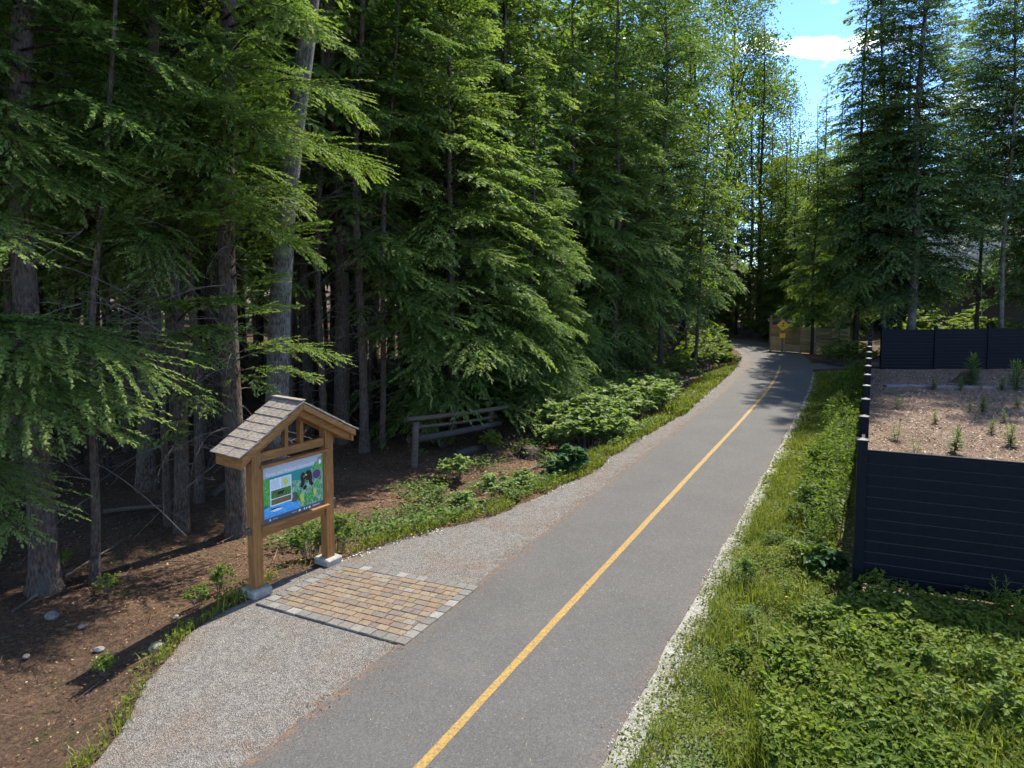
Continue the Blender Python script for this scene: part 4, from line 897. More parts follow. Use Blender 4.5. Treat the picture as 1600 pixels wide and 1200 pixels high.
LOGS = [((160, 800), (262, 788), .05, 'cedar_grey', 'thin pale fallen log behind the thin crooked hemlock'), ((330, 772), (372, 745), .07, 'cedar_grey', 'short brown log leaning left of the sign post trunk'), ((712, 712), (757, 697), .11, 'weathered_log', 'broken pale log end lying in sun below the rail fence'),
        ((800, 682), (838, 664), .06, 'weathered_log', 'straight grey pole on the ground near the young hemlock'), ((820, 735), (905, 700), .03, 'cedar_grey', 'thin stick lying in sunlit brush by the thicket'), ((20, 955), (200, 845), .018, 'twig_dead', 'long thin stick by the foot of the stout scarred trunk'),
        ((560, 668), (600, 655), .07, 'cedar_grey', 'half hidden log end beside the roofed sign gable'), ((610, 640), (690, 622), .05, 'cedar_grey', 'dim fallen log behind the rail fence'), ((140, 735), (260, 700), .06, 'bark_brown', 'dark fallen log in forest shade at left'), ((0, 760), (120, 715), .07, 'bark_brown', 'dark mossy log at far left in forest shade')]
for (a, b, rr, mat, lab) in LOGS:
    A, B = G(*a, z=-.25), G(*b, z=-.25); A[2] = hz(A[0], A[1]) + rr * .6; B[2] = hz(B[0], B[1]) + rr * .8
    o = link('fallen_log', log_mesh(seg(A, B, 6, -.02), np.array((1.1, 1.0, 1.05, .95, .9, .8)) * rr, mat), None); tag(o, lab, 'log', 'fallen wood on the forest floor')
p = G(828, 705, -.2); tag(link('root_clump', stump_mesh(.22, .22, 8, 'bark_dark'), None, (p[0], p[1], hz(p[0], p[1]))), 'dark upturned root clump in sun beside the shrub thicket', 'stump')
ROCKS = [((154, 992), .10, 'pale rounded rock alone on brown needle floor at lower left'), ((245, 1022), .14, 'long pale rock set in the gravel edge'), ((80, 945), .17, 'grey lichen rock below the stout scarred trunk'), ((252, 872), .06, 'small white stone behind the thin crooked hemlock'),
         ((40, 1005), .08, 'small stone near the left edge'), ((320, 829), .06, 'small bluish stone left of the sign'), ((275, 963), .07, 'flat stone at the gravel edge nearest the sign'), ((375, 937), .10, 'stone wedged by the left sign footing'), ((128, 960), .09, 'dull stone between scarred trunk and pale rock')]
for k, ((px, py), s, lab) in enumerate(ROCKS):
    p = G(px, py, -.12); s *= .68; z = hz(p[0], p[1]); o = link('rock', blob('rock', s, s * .75, s * .5, 'stone', k), None, (p[0], p[1], z + s * .12), k * 1.3); tag(o, lab, 'rock', 'rocks by the gravel edge')

# ------------------------------------------------------------------ pale board fence, yellow sign, shed and house beyond the bend
wf = thing('wooden_fence', 'pale horizontal plank fence beyond the trail bend', 'fence', (0, 0, 0))
wa, wb = G(1204, 548)[:2], G(1325, 556)[:2]; wb = wa + (wb - wa) * 1.0; wd = wb - wa; wl_ = np.linalg.norm(wd); wrz = math.atan2(wd[1], wd[0])
nbw = 5; bme = box('plank', wl_ / nbw - .01, .03, .195, 'fence_pale', .004); pmw = box('post', .11, .11, 1.75, 'fence_pale', .006, z0=True)
for k in range(nbw + 1):
    q = wa + wd * k / nbw; link('post', pmw, wf, (q[0], q[1], -.1), wrz).scale = (1, 1, 1.0 if k % 2 else 1.25)
    if k < nbw:
        q = wa + wd * (k + .5) / nbw - np.array((-wd[1], wd[0])) / wl_ * .075
        for i in range(7): link('plank', bme, wf, (q[0], q[1], .12 + .215 * i + random.uniform(-.004, .004)), wrz + random.gauss(0, .003))
ys_ = thing('warning_sign', 'yellow diamond trail sign with small yellow tab before plank fence', 'sign', (*G(1222, 551)[:2], 0), R(-18))
link('post', box('post', .10, .10, 2.25, 'sign_post_wood', .005, z0=True), ys_, (0, .06, -.2))
dm_ = box('diamond_plate', .48, .012, .48, 'sign_yellow', .004); o = link('diamond_plate', dm_, ys_, (0, 0, 1.62)); o.rotation_euler = (0, R(45), 0)
link('tab_plate', box('tab_plate', .32, .012, .26, 'sign_yellow', .004), ys_, (0, 0, 1.0))
sy = pmesh('symbol', [(-.10, -.008, 1.55), (.10, -.008, 1.55), (.06, -.008, 1.62), (-.05, -.008, 1.60), (-.02, -.008, 1.75), (.06, -.008, 1.75), (.05, -.008, 1.66), (-.03, -.008, 1.66)], [(0, 1, 2, 3), (7, 6, 5, 4)], ['sign_black']); link('symbol', sy, ys_)

def gable(name, label, loc, rz, w, d, hw, hr, wall, roof, over=.5, windows=()):
    h = thing(name, label, 'building', loc, rz)
    link('wall', box('wall', w, d, hw, wall, .01, z0=True), h, (0, 0, 0))
    for s in (-1, 1):
        sl = math.atan2(hr, d / 2); rl = (d / 2 + over) / math.cos(sl); m = box('roof_slope', w + 2 * over, rl, .14, roof, .01)
        o = link('roof_slope', m, h, (0, s * (d / 4 + over / 2), hw + hr - (d / 4 + over / 2) * math.tan(sl) + .1)); o.rotation_euler = (-s * sl, 0, 0)
    for s in (-1, 1):
        V = [(s * w / 2, -d / 2, hw), (s * w / 2, d / 2, hw), (s * w / 2, 0, hw + hr)]; V2 = [(v[0] - s * .1, v[1], v[2]) for v in V]
        link('gable_wall', pmesh('gable_wall', V + V2, [(0, 1, 2), (5, 4, 3), (0, 3, 4, 1), (1, 4, 5, 2), (2, 5, 3, 0)], [wall]), h)
    for (x, z, ww, hh) in windows:
        f = link('window', box('window', ww, .08, hh, 'house_trim', .01), h, (x, -d / 2 - .03, z)); link('pane', box('pane', ww - .16, .02, hh - .16, 'glass', 0), f, (0, -.04, 0))
    return h
hp = D(1540, 412, 52); gable('house', 'house with sunlit tan roof half hidden behind firs at right', (hp[0] + 1, 55, 0), R(4), 11, 8, 5.1, 3.3, 'house_wall', 'house_roof', .6, ((-3, 3.6, 1.4, 1.3), (0, 3.6, 1.4, 1.3), (3, 3.6, 1.4, 1.3), (-3, 1.2, 1.6, 1.6), (2, 1.2, 1.2, 2.0)))
hp = D(1220, 500, 44); gable('shed', 'small brown shed peeking over the plank fence', (hp[0], 44, 0), R(-10), 1.2, 1.2, 1.42, .15, 'shed_wall', 'house_wall', .25)
hp = D(1092, 500, 66); gable('house', 'pale house corner glimpsed through trees left of the bend', (hp[0], 70, 0), R(15), 8, 6, 4.0, 2.0, 'house_trim', 'house_wall', .5, ((-2, 2.6, 1.4, 1.3), (2, 2.6, 1.4, 1.3)))

# ------------------------------------------------------------------ undergrowth
def shrub_meshes(h, spread, nstem, nl, ls, mat, r, aspect=.75, flatn=.5, fold=.25, top=.3):
    """stems and leaves; leaves held roughly level"""
    gs, gl = Geo(), Geo()
    for _ in range(nstem):
        az = r.uniform(0, 6.28); rr = spread * math.sqrt(r.random()); b = np.array((math.cos(az), math.sin(az), 0)) * rr * .35; e = np.array((math.cos(az) * rr, math.sin(az) * rr, h * r.uniform(.65, 1.1) * (1 - .35 * (rr / spread) ** 2)))
        s = np.linspace(0, 1, 5)[:, None]; P = b + (e - b) * s; P[:, 2] = e[2] * np.sin(s[:, 0] * 1.5708) ** .8; gs.quads(tube_quads(P, np.interp(s[:, 0], [0, 1], [.008, .003]), 3, False), 0)
        n = max(3, int(nl * r.uniform(.7, 1.3))); q = np.clip(top + (1 - top) * r.random(n) ** .8, 0, 1); base = np.stack([np.interp(q, s[:, 0], P[:, k]) for k in range(3)], 1)
        a = r.uniform(0, 6.28, n); d = unit(np.stack([np.cos(a), np.sin(a), r.normal(-.05, flatn * .6, n)], 1)); base = base + d * ls * .35 * r.random(n)[:, None]
        sd_ = unit(np.cross(d, np.array((0, 0, 1.)) + r.normal(0, flatn * .6, (n, 3)))); sz = ls * r.uniform(.55, 1.25, n)
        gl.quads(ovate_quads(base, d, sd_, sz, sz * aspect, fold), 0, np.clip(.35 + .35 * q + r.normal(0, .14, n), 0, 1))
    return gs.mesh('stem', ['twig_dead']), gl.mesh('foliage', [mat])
def weed_meshes(h, nlv, ll, lw, mat, r, nst=1, sp=.1):
    gs, gl = Geo(), Geo()
    for k in range(nst):
        az = r.uniform(0, 6.28); hh = h * r.uniform(.7, 1.05); e = np.array((math.cos(az) * sp, math.sin(az) * sp, hh)); b = e * (.3, .3, 0); s = np.linspace(0, 1, 5)[:, None]; P = b + (e - b) * s
        gs.quads(tube_quads(P, np.interp(s[:, 0], [0, 1], [.009, .004]), 4, False), 0, [.5])
        q = np.linspace(.08, 1, nlv); a = np.arange(nlv) * 2.4 + r.normal(0, .3, nlv); el = np.interp(q, [0, .7, 1], [-.15, .25, 1.0]) + r.normal(0, .12, nlv)
        d = np.stack([np.cos(a) * np.cos(el), np.sin(a) * np.cos(el), np.sin(el)], 1); base = b + (e - b) * q[:, None]; sd_ = unit(np.cross(d, (0, 0, 1.)))
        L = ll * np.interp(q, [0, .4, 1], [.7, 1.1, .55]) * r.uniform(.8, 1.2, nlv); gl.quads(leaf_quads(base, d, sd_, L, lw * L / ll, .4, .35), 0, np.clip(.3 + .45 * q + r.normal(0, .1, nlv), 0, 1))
        m = base + d * L[:, None] * .7
    return gs.mesh('stem', [mat]), gl.mesh('foliage', [mat])
def plant(name, label, cat, group, pos, meshes, rz=0.0, s=1.0, z=None):
    o = thing(name, label, cat, (pos[0], pos[1], hz(pos[0], pos[1]) if z is None else z), rz, group); o.scale = (s,) * 3
    link('stem', meshes[0], o); link('foliage', meshes[1], o); return o
r4 = np.random.default_rng(99)
PALE = [shrub_meshes(1.1, .85, 44, 15, .17, 'broad_leaf_pale', np.random.default_rng(k), .85, .4) for k in range(3)]
GREEN = [shrub_meshes(1.0, .7, 30, 14, .14, 'broad_leaf_green', np.random.default_rng(k + 10), .6, .6) for k in range(2)]
YEL = [shrub_meshes(1.15, .8, 30, 14, .19, 'broad_leaf_yellow', np.random.default_rng(k + 20), .8, .5) for k in range(2)]
DARK = [shrub_meshes(.7, .5, 14, 10, .26, 'broad_leaf_dark', np.random.default_rng(k + 30), .85, .5) for k in range(2)]
FERN = [shrub_meshes(.55, .6, 26, 26, .085, 'broad_leaf_pale', np.random.default_rng(k + 40), .4, .5, top=.1) for k in range(2)]
thick = [(870, 668), (895, 660), (905, 640), (930, 672), (940, 645), (925, 622), (955, 662), (965, 632), (985, 650), (975, 612), (1000, 632), (1012, 612), (1030, 622), (1045, 606), (885, 690), (950, 684), (915, 690), (868, 640), (1022, 640)]
def trow(py): return 'front' if py >= 660 else 'middle' if py >= 625 else 'back'
thl = [(ORD[sum(1 for q in thick if trow(q[1]) == trow(py) and q[0] < px)], trow(py)) for px, py in thick]
for k, (px, py) in enumerate(thick):
    p = G(px, py + 6, -.2); plant('shrub', 'pale broad-leaved thicket shrub, %s from left of its %s row' % (thl[k]), 'shrub', 'pale shrubs in the trailside thicket', p, PALE[k % 3], k * 1.1, r4.uniform(.8, 1.15))
for k, (px, py) in enumerate([(1010, 590), (1030, 596), (1050, 590), (985, 588), (1070, 596)]):
    p = G(px, py, -.2); plant('shrub', 'dark shaded shrub behind the pale thicket, %s from left' % ORD[sorted((1010, 1030, 1050, 985, 1070)).index(px)], 'shrub', 'shaded shrubs behind the thicket', p, GREEN[k % 2], k * 2.1, r4.uniform(.9, 1.2))
SB = [(1098, 575, 1.2), (1112, 572, 1.1), (1124, 572, .85), (1136, 573, .6), (1086, 566, 1.4), (1104, 560, 1.5), (1116, 556, 1.3), (1127, 560, .9), (1090, 552, 1.6), (1109, 548, 1.7), (1075, 575, 1.1), (1146, 574, .5), (1062, 584, .9)]
for k, (px, py, sc_) in enumerate(SB):
    p = G(px, py, -.1); plant('shrub', 'bright yellow-green bush inside the trail bend, %s counted from its left' % ORD[sorted(b[0] for b in SB).index(px)], 'shrub', 'sunny bushes inside the bend', p, YEL[k % 2], k * 1.7, sc_)
for k, px in enumerate((1440, 1462, 1485, 1505, 1528, 1550, 1575, 1598)):
    plant('shrub', 'sunlit bush behind the black back fence, %s counted from left' % ORD[k], 'shrub', 'bushes behind the back fence', np.array((D(px, 500, 41.5)[0], 41.5 + (k % 3), 0)), (YEL + GREEN)[k % 4], k * 1.1, 1.5 + .5 * (k % 2))
for k, (px, py, sc_) in enumerate(((1292, 566, .9), (1308, 570, 1.0), (1326, 572, 1.2), (1345, 574, 1.3), (1338, 568, 1.1), (1185, 528, 1.6), (1172, 526, 1.5))):
    plant('shrub', 'dark leafy shrub beyond the trail bend, %s from left' % ORD[sorted((1292, 1308, 1326, 1345, 1338, 1185, 1172)).index(px)], 'shrub', 'dark shrubs beyond the bend', G(px, py), GREEN[k % 2], k * 1.4, sc_)
plant('shrub', 'leafy green shrub growing at right post of roofed sign', 'shrub', None, G(523, 868, -.15), GREEN[0], .4, .62)
plant('shrub', 'leafy shrub behind the sign between its two posts', 'shrub', None, G(486, 872, -.2), GREEN[1], 1.4, .60)
plant('shrub', 'dark rhubarb-like clump of big leaves at the gravel edge', 'shrub', None, G(893, 742, -.08), DARK[0], .3, .85)
plant('shrub', 'second clump of big dark leaves by the gravel edge', 'shrub', None, G(865, 745, -.15), DARK[1], 1.3, .62)
plant('sapling', 'bright yellow-green sapling in sun before the log rail fence', 'sapling', None, G(770, 700, -.25), YEL[0], 2.0, .50)
LOWP = [(835, 700), (858, 715), (712, 740), (745, 758), (690, 772), (775, 772), (815, 760), (722, 790), (800, 790), (655, 705), (692, 690)]
for k, (px, py) in enumerate(LOWP):
    plant('shrub', 'low plant on the forest edge below the rail fence, %s from left' % ORD[sorted(q[0] for q in LOWP).index(px)], 'plant', 'low plants below the rail fence', G(px, py + 4, -.2), FERN[k % 2] if k < 2 else (PALE + FERN)[k % 5], k * .9, r4.uniform(.38, .62))
for k, (px, py, s) in enumerate([(168, 918, .3), (100, 880, .3), (345, 925, .36), (310, 950, .3), (165, 1060, .24)]):
    lab = ['small green seedling at the foot of the thin crooked hemlock', 'green seedling in shade between scarred trunk and crooked hemlock', 'leafy clump at gravel edge left of the sign post', 'lower leafy clump on the gravel edge', 'low yellow-green plant on brown slope at lower left'][k]
    plant('shrub', lab, 'plant', None, G(px, py, -.2), GREEN[k % 2], k, s)
# weeds of the yard and tall weeds by the black fence
WEED = [weed_meshes(.55, 34, .19, .045, 'broad_leaf_green', np.random.default_rng(k + 60), nst=2 + k) for k in range(3)]
TALL = [weed_meshes(1.05, 38, .17, .035, 'broad_leaf_green', np.random.default_rng(k + 70), nst=3, sp=.16) for k in range(2)]
yw = [(1400, 690, .9, 0, 'lone upright weed in the mulch close to the fence row'), (1402, 640, .8, 0, 'thin weed high in the mulch by the fence row'), (1488, 710, 1.3, 1, 'tallest weed clump near top of the near fence panel'), (1430, 715, .8, 0, 'small weed just above the near fence panel'), (1462, 665, .7, 1, 'faint weed in the middle of the mulch yard'),
      (1535, 645, .9, 2, 'bushy weed right of yard middle'), (1515, 645, .6, 1, 'small weed left of the bushy one'), (1578, 700, 1.0, 2, 'weed clump near right edge above near panel'), (1548, 680, .8, 1, 'weak weed between bushy weed and right clump'), (1460, 610, .8, 2, 'weed growing over the concrete edging'), (1516, 605, 2.2, 2, 'tall weed sprouting from the old stump'),
      (1500, 612, 1.0, 1, 'low weed at left foot of the stump'), (1588, 612, 2.0, 2, 'tall yellowish weed at the right edge by back fence'), (1565, 612, .9, 1, 'weed on the edging near right edge'), (1590, 640, .7, 2, 'weed low at the right edge of the yard'), (1570, 662, .7, 1, 'weed right of the bushy one')]
for k, (px, py, s, w, lab) in enumerate(yw):
    p = G(px, py); plant('weed', lab, 'weed', 'weeds in the yard', p, WEED[w], k * 1.3, s * 1.0, z=float(yard_z(p[0], p[1])))
for k, (px, py, s, lab) in enumerate(((1320, 800, 1.0, 'tall green weed by fence row halfway along verge'), (1310, 840, 1.1, 'tallest weed spire beside mulch strip'), (1300, 760, .9, 'upright weed behind the tallest spire'), (1325, 730, .95, 'upright weed further up the fence row'), (1335, 690, .9, 'weed clump against the fence row in shade'), (1340, 650, .95, 'weed far up the fence row'), (1270, 960, .7, 'bluish weed near the corner post left side'), (1565, 985, .85, 'large long-leaved weed before the near panel at right'), (1597, 1020, .9, 'long-leaved weed at the right edge'), (1325, 625, .9, 'farthest weed clump of the verge'))):
    p = G(px, py); plant('weed', lab, 'weed', 'tall weeds along the verge', p, TALL[k % 2], k * 1.1, s * .85)
vk = 0
for k in range(26):
    yy = 10.6 + k * .86 + r4.uniform(-.2, .2); q = FC + FD * ((yy - FC[1]) / FD[1]); q = q + np.array((-FD[1], FD[0])) * r4.uniform(.35, .95)
    plant('weed', 'leafy weed clump in the belt beside the fence row, one of many alike', 'weed', 'weed clumps beside the fence row', q, (GREEN + PALE[:1] + GREEN + YEL[:1])[k % 6] if k % 3 else TALL[k % 2], k * 1.9, r4.uniform(.36, .6) if k % 3 else r4.uniform(.6, .85))
for k in range(48):
    uu_ = 17.5 + k * .45 + r4.uniform(-.2, .2); vv_ = -HALF - r4.uniform(.55, 1.75); q = np.array((np.interp(uu_, CU, CL[:, 0]) + np.interp(uu_, CU, CN[:, 0]) * vv_, np.interp(uu_, CU, CL[:, 1]) + np.interp(uu_, CU, CN[:, 1]) * vv_))
    plant('weed', 'small leafy weed tuft standing out of the verge clover, one of many alike', 'weed', 'weed tufts on the verge', q, (GREEN + YEL + FERN + TALL)[k % 8], k * 2.3, r4.uniform(.20, .42))
for k in range(16):
    px, py = [(1290, 1010), (1345, 1050), (1400, 1020), (1450, 1075), (1500, 1035), (1545, 1100), (1590, 1060), (1380, 1110), (1310, 1120), (1470, 1140), (1430, 990), (1520, 1000), (1240, 1060), (1570, 1155), (1350, 1165), (1260, 1000)][k]
    plant('weed', 'taller bramble clump in the lower right, %s from left' % (ORD + ['last'])[sorted((1290, 1345, 1400, 1450, 1500, 1545, 1590, 1380, 1310, 1470, 1430, 1520, 1240, 1570, 1350, 1260)).index(px)], 'weed', 'bramble clumps at lower right', G(px, py), (GREEN + YEL[:1] + GREEN)[k % 5], k * 1.7, r4.uniform(.38, .56))
plant('weed', 'broad grey-leaved burdock clump on the verge by the mulch strip', 'weed', None, G(1292, 905), DARK[0], 0, .6); plant('weed', 'smaller broad-leaved clump above the burdock', 'weed', None, G(1255, 880), PALE[0], 1, .32)

# ------------------------------------------------------------------ ground cover that nobody could count
def scatter(n, box_, keep, r):
    x = r.uniform(box_[0], box_[1], n); y = r.uniform(box_[2], box_[3], n); u, v = lat(x, y); k = keep(x, y, u, v); return x[k], y[k], u[k], v[k]
def scatter_uv(n, u0, u1, v0, v1, keep, r):
    u = r.uniform(u0, u1, n); v = r.uniform(v0, v1, n); x = np.interp(u, CU, CL[:, 0]) + np.interp(u, CU, CN[:, 0]) * v; y = np.interp(u, CU, CL[:, 1]) + np.interp(u, CU, CN[:, 1]) * v; k = keep(x, y, u, v); return x[k], y[k], u[k], v[k]
def on_fence(x, y):                    # distance to the right of the side fence line
    q = np.stack([x, y], 1) - FC; return q[:, 0] * FD[1] - q[:, 1] * FD[0]
def leaves_on(name, mat, x, y, h, ls, lw, r, tint=None, level=.5, fold=.2, kind='stuff', z=None, label=None, cat=None, mid=.5):
    n = len(x); zb = H(x, y) if z is None else z
    P = np.stack([x, y, zb + h], 1); a = r.uniform(0, 6.2832, n); d = unit(np.stack([np.cos(a), np.sin(a), r.normal(.1, level, n)], 1)); s = unit(np.cross(d, np.array((0, 0, 1.)) + r.normal(0, level, (n, 3))))
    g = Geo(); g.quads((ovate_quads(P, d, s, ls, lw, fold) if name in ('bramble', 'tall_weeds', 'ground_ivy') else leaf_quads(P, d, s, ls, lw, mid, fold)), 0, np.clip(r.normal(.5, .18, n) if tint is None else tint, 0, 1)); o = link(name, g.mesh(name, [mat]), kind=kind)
    if label: tag(o, label, cat)
    return o
def blades(name, x, y, hgt, w, r, tint, label, mat='grass_blade'):
    n = len(x); zb = H(x, y) - .01; b = np.stack([x, y, zb], 1); a = r.uniform(0, 6.2832, n); d = np.stack([np.cos(a), np.sin(a), np.zeros(n)], 1); sd_ = np.stack([-d[:, 1], d[:, 0], np.zeros(n)], 1) * (w / 2)[:, None]; lean = r.uniform(.1, .8, n) * hgt
    m = b + d * (lean * .35)[:, None] + np.array((0, 0, 1.)) * (hgt * .62)[:, None]; tp = b + d * lean[:, None] + np.array((0, 0, 1.)) * (hgt * .95)[:, None]
    g = Geo(); g.quads(np.stack([b - sd_, b + sd_, m + sd_ * .8, m - sd_ * .8], 1), 0, tint); g.quads(np.stack([m - sd_ * .8, m + sd_ * .8, tp + sd_ * .1, tp - sd_ * .1], 1), 0, tint); o = link(name, g.mesh(name, [mat]), kind='stuff'); tag(o, label, 'grass'); return o
r5 = np.random.default_rng(123)
# right verge: clover and small leaves, denser away from the asphalt, bare by the fence
def keep_v(x, y, u, v):
    d = -v - HALF; fr = on_fence(x, y)
    den = sm(.0, .35 + .45 * sm(26, 16, u), d) * .86 + .14; den *= np.where((fr > -.34) & (fr < .1) & (y > 9), .12 + .8 * sm(12, 20, y), 1)
    den *= .45 + 1.0 * sm(.34, .56, fbm(x, y, 2.0, 31))
    return (d > .03) & ((fr < -.05) | (y < 8.7 - .39 * (x - 4.86))) & (u < 48.6) & (r5.random(len(x)) < den)
x, y, u, v = scatter(140000, (.2, 7.2, 4.8, 15), keep_v, r5); k = np.arange(len(x)); d = -v - HALF
leaves_on('clover', 'clover_leaf', x, y, r5.uniform(.005, .07, len(x)) * (.4 + sm(.2, 1, d)) * (.4 + 8.0 * np.maximum(0, fbm(x, y, 1.9, 33) - .38)), r5.uniform(.022, .05, len(x)), r5.uniform(.015, .036, len(x)), r5, tint=.47 + .5 * (fbm(x, y, 1.3, 40) - .5) + r5.normal(0, .17, len(x)), level=.45, label='low clover and weeds covering the near verge', cat='ground cover')
x, y, u, v = scatter_uv(52000, 29, 48.8, -3.6, -HALF, keep_v, r5); leaves_on('clover', 'clover_leaf', x, y, r5.uniform(.01, .16, len(x)) * (.4 + sm(.2, 1.2, -v - HALF)), r5.uniform(.04, .085, len(x)), r5.uniform(.025, .06, len(x)), r5, tint=.5 + .4 * (fbm(x, y, .9, 41) - .5) + r5.normal(0, .17, len(x)), level=.5, label='clover and weeds on the far verge toward the side path', cat='ground cover')
def keep_tall(x, y, u, v):
    fr = on_fence(x, y); d = -v - HALF
    return (fr < -.16 - .25 * sm(14, 10, y)) & (fr > -1.5 + .9 * vnoise(x, y, 1.3, 3) + .4 * sm(12, 10, y)) & (y > 9.9) & (u < 48) & (r5.random(len(x)) < .2 + .8 * sm(.36, .5, fbm(x, y, 1.1, 47)))
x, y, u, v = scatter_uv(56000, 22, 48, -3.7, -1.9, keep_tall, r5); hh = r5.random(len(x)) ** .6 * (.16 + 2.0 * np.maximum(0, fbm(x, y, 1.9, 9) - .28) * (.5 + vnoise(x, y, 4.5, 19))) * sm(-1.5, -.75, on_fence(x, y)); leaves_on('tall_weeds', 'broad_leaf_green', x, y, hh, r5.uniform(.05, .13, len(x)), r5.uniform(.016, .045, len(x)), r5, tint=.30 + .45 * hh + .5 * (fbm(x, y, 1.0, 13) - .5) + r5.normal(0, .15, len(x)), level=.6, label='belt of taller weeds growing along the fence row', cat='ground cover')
def keep_g(x, y, u, v):
    d = -v - HALF; return (d > .25) & (on_fence(x, y) < -.35) & (r5.random(len(x)) < sm(.42, .62, fbm(x, y, 1.7, 51)))
x, y, u, v = scatter_uv(40000, 16.5, 36, -3.6, -HALF, keep_g, r5); n = len(x); blades('grass', x, y, r5.uniform(.08, .27, n), r5.uniform(.006, .011, n), r5, .5 + r5.normal(0, .2, n), 'grass tufts on the near right verge')
# lower right: dense raspberry-like leaves up to the fence panel
def keep_b(x, y, u, v):
    q = np.stack([x, y], 1) - FC; al = q @ FR; pe = q[:, 0] * FR[1] - q[:, 1] * FR[0]      # pe > 0 in front of the panel
    px_ = x / y * F + 800
    left = 1250 + 90 * (fbm(x, y, 1.4, 61) - .5) - 60 * (7.2 - y)
    return (pe > .07 + .25 * vnoise(x, y, 2.2, 5) * (al > .3)) & (px_ > left) & (y < 9.2) & (r5.random(len(x)) < .35 + .9 * sm(.3, .55, fbm(x, y, 1.6, 62)))
x, y, u, v = scatter(70000, (2.3, 7.6, 4.6, 9.2), keep_b, r5); n = len(x); hh = (.14 + .46 * fbm(x, y, 1.1, 66)) * r5.random(n) ** .5; ptch = fbm(x, y, 1.6, 69) + r5.normal(0, .05, n)
for kk, (mk, mt, lab) in enumerate(((ptch < .56, 'broad_leaf_green', 'dense green bramble leaves in the lower right corner'), (ptch >= .56, 'broad_leaf_yellow', 'yellow-green bramble leaves patched through lower right corner'))):
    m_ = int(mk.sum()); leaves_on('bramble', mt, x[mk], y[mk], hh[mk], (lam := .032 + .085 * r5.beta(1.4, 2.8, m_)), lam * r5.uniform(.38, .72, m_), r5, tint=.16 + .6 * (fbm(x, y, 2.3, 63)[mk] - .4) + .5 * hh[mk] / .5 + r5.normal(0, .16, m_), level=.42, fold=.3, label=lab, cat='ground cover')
x, y, u, v = scatter(26000, (1.6, 7.2, 4.6, 8.2), lambda x, y, u, v: (-v - HALF > .9) & (x / y * F + 800 > 1180) & (r5.random(len(x)) < sm(.40, .6, fbm(x, y, 1.5, 71))), r5); n = len(x); blades('grass', x, y, r5.uniform(.18, .48, n), r5.uniform(.007, .013, n), r5, .55 + r5.normal(0, .18, n), 'long grass among bramble at lower right')
# dandelions
for k, (px, py) in enumerate(((1290, 1097), (1254, 1125), (1213, 870), (1228, 950))):
    p = G(px, py); fl = thing('dandelion', ['white dandelion clock in grass at bottom right', 'second white dandelion clock lower left of the first', 'yellow dandelion on the verge near the path', 'yellow dandelion lower down the verge'][k], 'flower', (p[0], p[1], 0), 0, 'dandelions on the verge')
    link('stem', log_mesh(seg((0, 0, 0), (.01, .01, .14), 3, 0), [.003, .003, .002], 'clover_leaf', 4), fl); link('flower_head', blob('flower_head', .025, .025, .02 if k < 2 else .01, 'seed_fluff' if k < 2 else 'yellow_petal', k, 1, .1), fl, (.01, .01, .15))
# seed fluff drifted along the edges of the asphalt
def keep_f(x, y, u, v):
    d = -v - HALF; wd_ = .20 + .75 * sm(27, 15, u); return (d > -.03) & (r5.random(len(x)) < (1 - sm(.1 * wd_, wd_, d)) * (.05 + .95 * sm(.42, .56, fbm(x, y, 1.5, 81))))
x, y, u, v = scatter_uv(36000, 16, 46, -HALF - .95, -HALF + .03, keep_f, r5); n = len(x); leaves_on('seed_fluff', 'seed_fluff', x, y, r5.uniform(.0, .018, n), r5.uniform(.008, .024, n) * (1 + .8 * sm(22, 40, u)), r5.uniform(.006, .016, n) * (1 + .8 * sm(22, 40, u)), r5, tint=r5.random(n), level=.35, label='white cottonwood fluff drifted along right path edge', cat='seed fluff')
x, y, u, v = scatter(60000, (-6, 14, 10, 32), lambda x, y, u, v: (np.abs(v - gedge(u) + .05) < .09) & (r5.random(len(x)) < sm(.42, .6, fbm(x, y, 1.2, 83))), r5); n = len(x); leaves_on('seed_fluff', 'seed_fluff', x, y, r5.uniform(.0, .02, n), r5.uniform(.02, .05, n), r5.uniform(.015, .04, n), r5, tint=r5.random(n), level=.25, label='thin line of white fluff where gravel meets left grass', cat='seed fluff')
# left grass belt between gravel and forest
def keep_l(x, y, u, v):
    d = v - gedge(u); wdt = np.interp(y, [7, 9, 11.5, 14, 20, 33], [.18, .3, .55, .8, 1.0, 1.1]); px_ = x / y * F + 800
    pad_ = (px_ > 395) & (px_ < 548) & (y < 11) & (d < .12)
    return (d > -.10 + .12 * vnoise(x, y, 3, 5)) & (d < wdt * (.5 + fbm(x, y, 1.2, 90))) & ~pad_ & (r5.random(len(x)) < .15 + .95 * sm(.38, .58, fbm(x, y, 1.9, 91)))
x, y, u, v = scatter_uv(64000, 17, 50, 1.5, 5.0, keep_l, r5); n = len(x); far_ = sm(9, 26, y); blades('grass', x, y, r5.uniform(.06, .2, n) * (1 + .3 * far_), r5.uniform(.007, .013, n) * (1 + 1.6 * far_), r5, .45 + .5 * (fbm(x, y, .8, 92) - .5) + r5.normal(0, .2, n), 'grass belt between gravel shoulder and forest')
x, y, u, v = scatter_uv(52000, 17, 50, 1.5, 5.0, keep_l, r5); n = len(x); far_ = sm(9, 26, y); leaves_on('clover', 'clover_leaf', x, y, r5.uniform(.01, .13, n), r5.uniform(.03, .07, n) * (1 + .6 * far_), r5.uniform(.02, .05, n) * (1 + .6 * far_), r5, tint=.42 + r5.normal(0, .2, n), level=.5, label='low leaves mixed into the left grass belt', cat='ground cover')
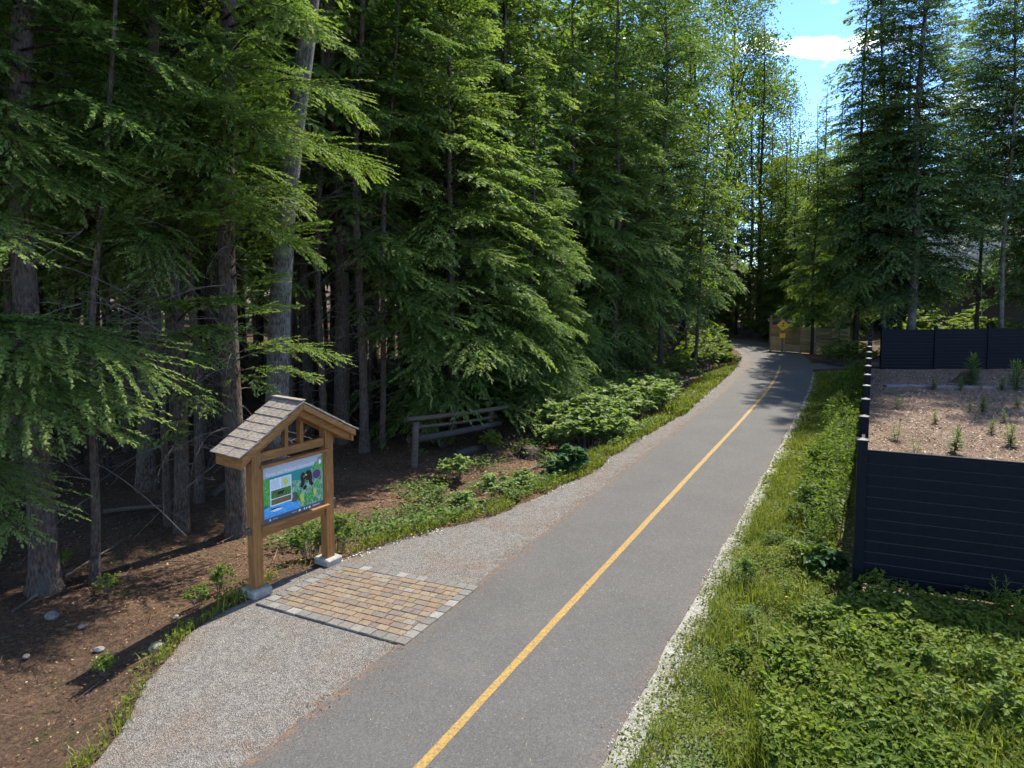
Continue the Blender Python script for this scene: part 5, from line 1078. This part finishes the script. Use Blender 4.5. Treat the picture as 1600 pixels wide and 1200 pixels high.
# ivy-like cover in the patch below the rail fence
def keep_i(x, y, u, v):
    px_ = x / y * F + 800; d = v - gedge(u); return (d > .2) & (d < 3.2) & (y > 11.5) & (y < 21) & (r5.random(len(x)) < sm(.46, .62, fbm(x, y, .75, 95)))
x, y, u, v = scatter(40000, (-5, 5, 11, 21), keep_i, r5); n = len(x); leaves_on('ground_ivy', 'broad_leaf_pale', x, y, r5.uniform(.02, .22, n), r5.uniform(.05, .10, n), r5.uniform(.035, .07, n), r5, tint=.42 + r5.normal(0, .18, n), level=.45, label='patches of low pale leaves on the forest edge', cat='ground cover')
# forest litter: needles, cones, twigs, chips
def keep_d(x, y, u, v): return (v - gedge(u) > .03)
x, y, u, v = scatter(42000, (-14, 3, 5.5, 24), keep_d, r5); n = len(x); sz = r5.uniform(.012, .04, n) * np.interp(y, [6, 20], [1, 2]); leaves_on('forest_litter', 'litter', x, y, r5.uniform(.0, .02, n), sz, sz * r5.uniform(.25, .9, n), r5, tint=r5.beta(2, 3.6, n), level=.3, label='brown bark flakes and cones littering forest floor', cat='litter')
x, y, u, v = scatter(2600, (-16, 3, 6, 26), keep_d, r5); n = len(x); leaves_on('fallen_twigs', 'litter', x, y, r5.uniform(.01, .05, n), r5.uniform(.12, .6, n), r5.uniform(.005, .013, n), r5, tint=r5.uniform(.2, .85, n), level=.08, label='thin pale twigs scattered over the forest floor', cat='litter')
# needles blown along the left rim of the asphalt
x, y, u, v = scatter(60000, (-4, 9, 5, 22), lambda x, y, u, v: (np.abs(v - HALF - .03) < .14) & (r5.random(len(x)) < sm(.40, .62, fbm(x, y, 1.6, 97))), r5); n = len(x); leaves_on('needle_litter', 'litter', x, y, r5.uniform(.004, .012, n), r5.uniform(.015, .04, n), r5.uniform(.006, .02, n), r5, tint=r5.uniform(.15, .75, n), level=.1, z=np.zeros(n), label='brown needle litter along left rim of the asphalt', cat='litter')
# mulch chips in the yard and the strip beside the fence
def in_yard(x, y):
    q = np.stack([x, y], 1) - FC; return (on_fence(x, y) > .08) & ((q[:, 0] * FR[1] - q[:, 1] * FR[0]) < -.05)
x = r5.uniform(5, 24, 90000); y = r5.uniform(8.5, 31.8, 90000); k = in_yard(x, y) & (x / y * F + 800 < 1640); x, y = x[k], y[k]; n = len(x); sz = r5.uniform(.035, .10, n); leaves_on('mulch_chips', 'chip', x, y, r5.uniform(.005, .03, n), sz, sz * r5.uniform(.3, .6, n), r5, tint=r5.beta(2, 2, n), level=.28, z=yard_z(x, y), label='coarse bark chips covering the yard', cat='mulch')
def keep_m(x, y, u, v): return (np.abs(on_fence(x, y) + .22) < .26) & (y > 9)
x, y, u, v = scatter(60000, (4, 12, 8.9, 20), keep_m, r5); n = len(x); sz = r5.uniform(.025, .07, n); leaves_on('mulch_chips', 'litter', x, y, r5.uniform(.005, .025, n), sz, sz * r5.uniform(.3, .6, n), r5, tint=r5.beta(3, 2, n), level=.28, label='brown chip strip along the foot of the fence row', cat='mulch')

# stray needles and crumbs on the asphalt and the pad
x, y, u, v = scatter_uv(3200, 15, 40, -HALF, HALF + .1, lambda x, y, u, v: r5.random(len(x)) < .25 + .75 * sm(0, HALF, np.abs(v)), r5); n = len(x); leaves_on('needle_crumbs', 'litter', x, y, np.full(n, .004), r5.uniform(.01, .035, n), r5.uniform(.005, .012, n), r5, tint=r5.uniform(.1, .9, n), level=.05, z=np.zeros(n), label='stray needles and crumbs strewn over the path', cat='litter')
pa = r5.random((900, 2)); pp = np.array([bil(a, b) for a, b in pa]); n = len(pp); leaves_on('needle_crumbs', 'litter', pp[:, 0], pp[:, 1], np.full(n, .022), r5.uniform(.01, .03, n), r5.uniform(.004, .012, n), r5, tint=r5.uniform(.1, .8, n), level=.05, z=np.zeros(n), label='brown needles strewn over the paved pad', cat='litter')
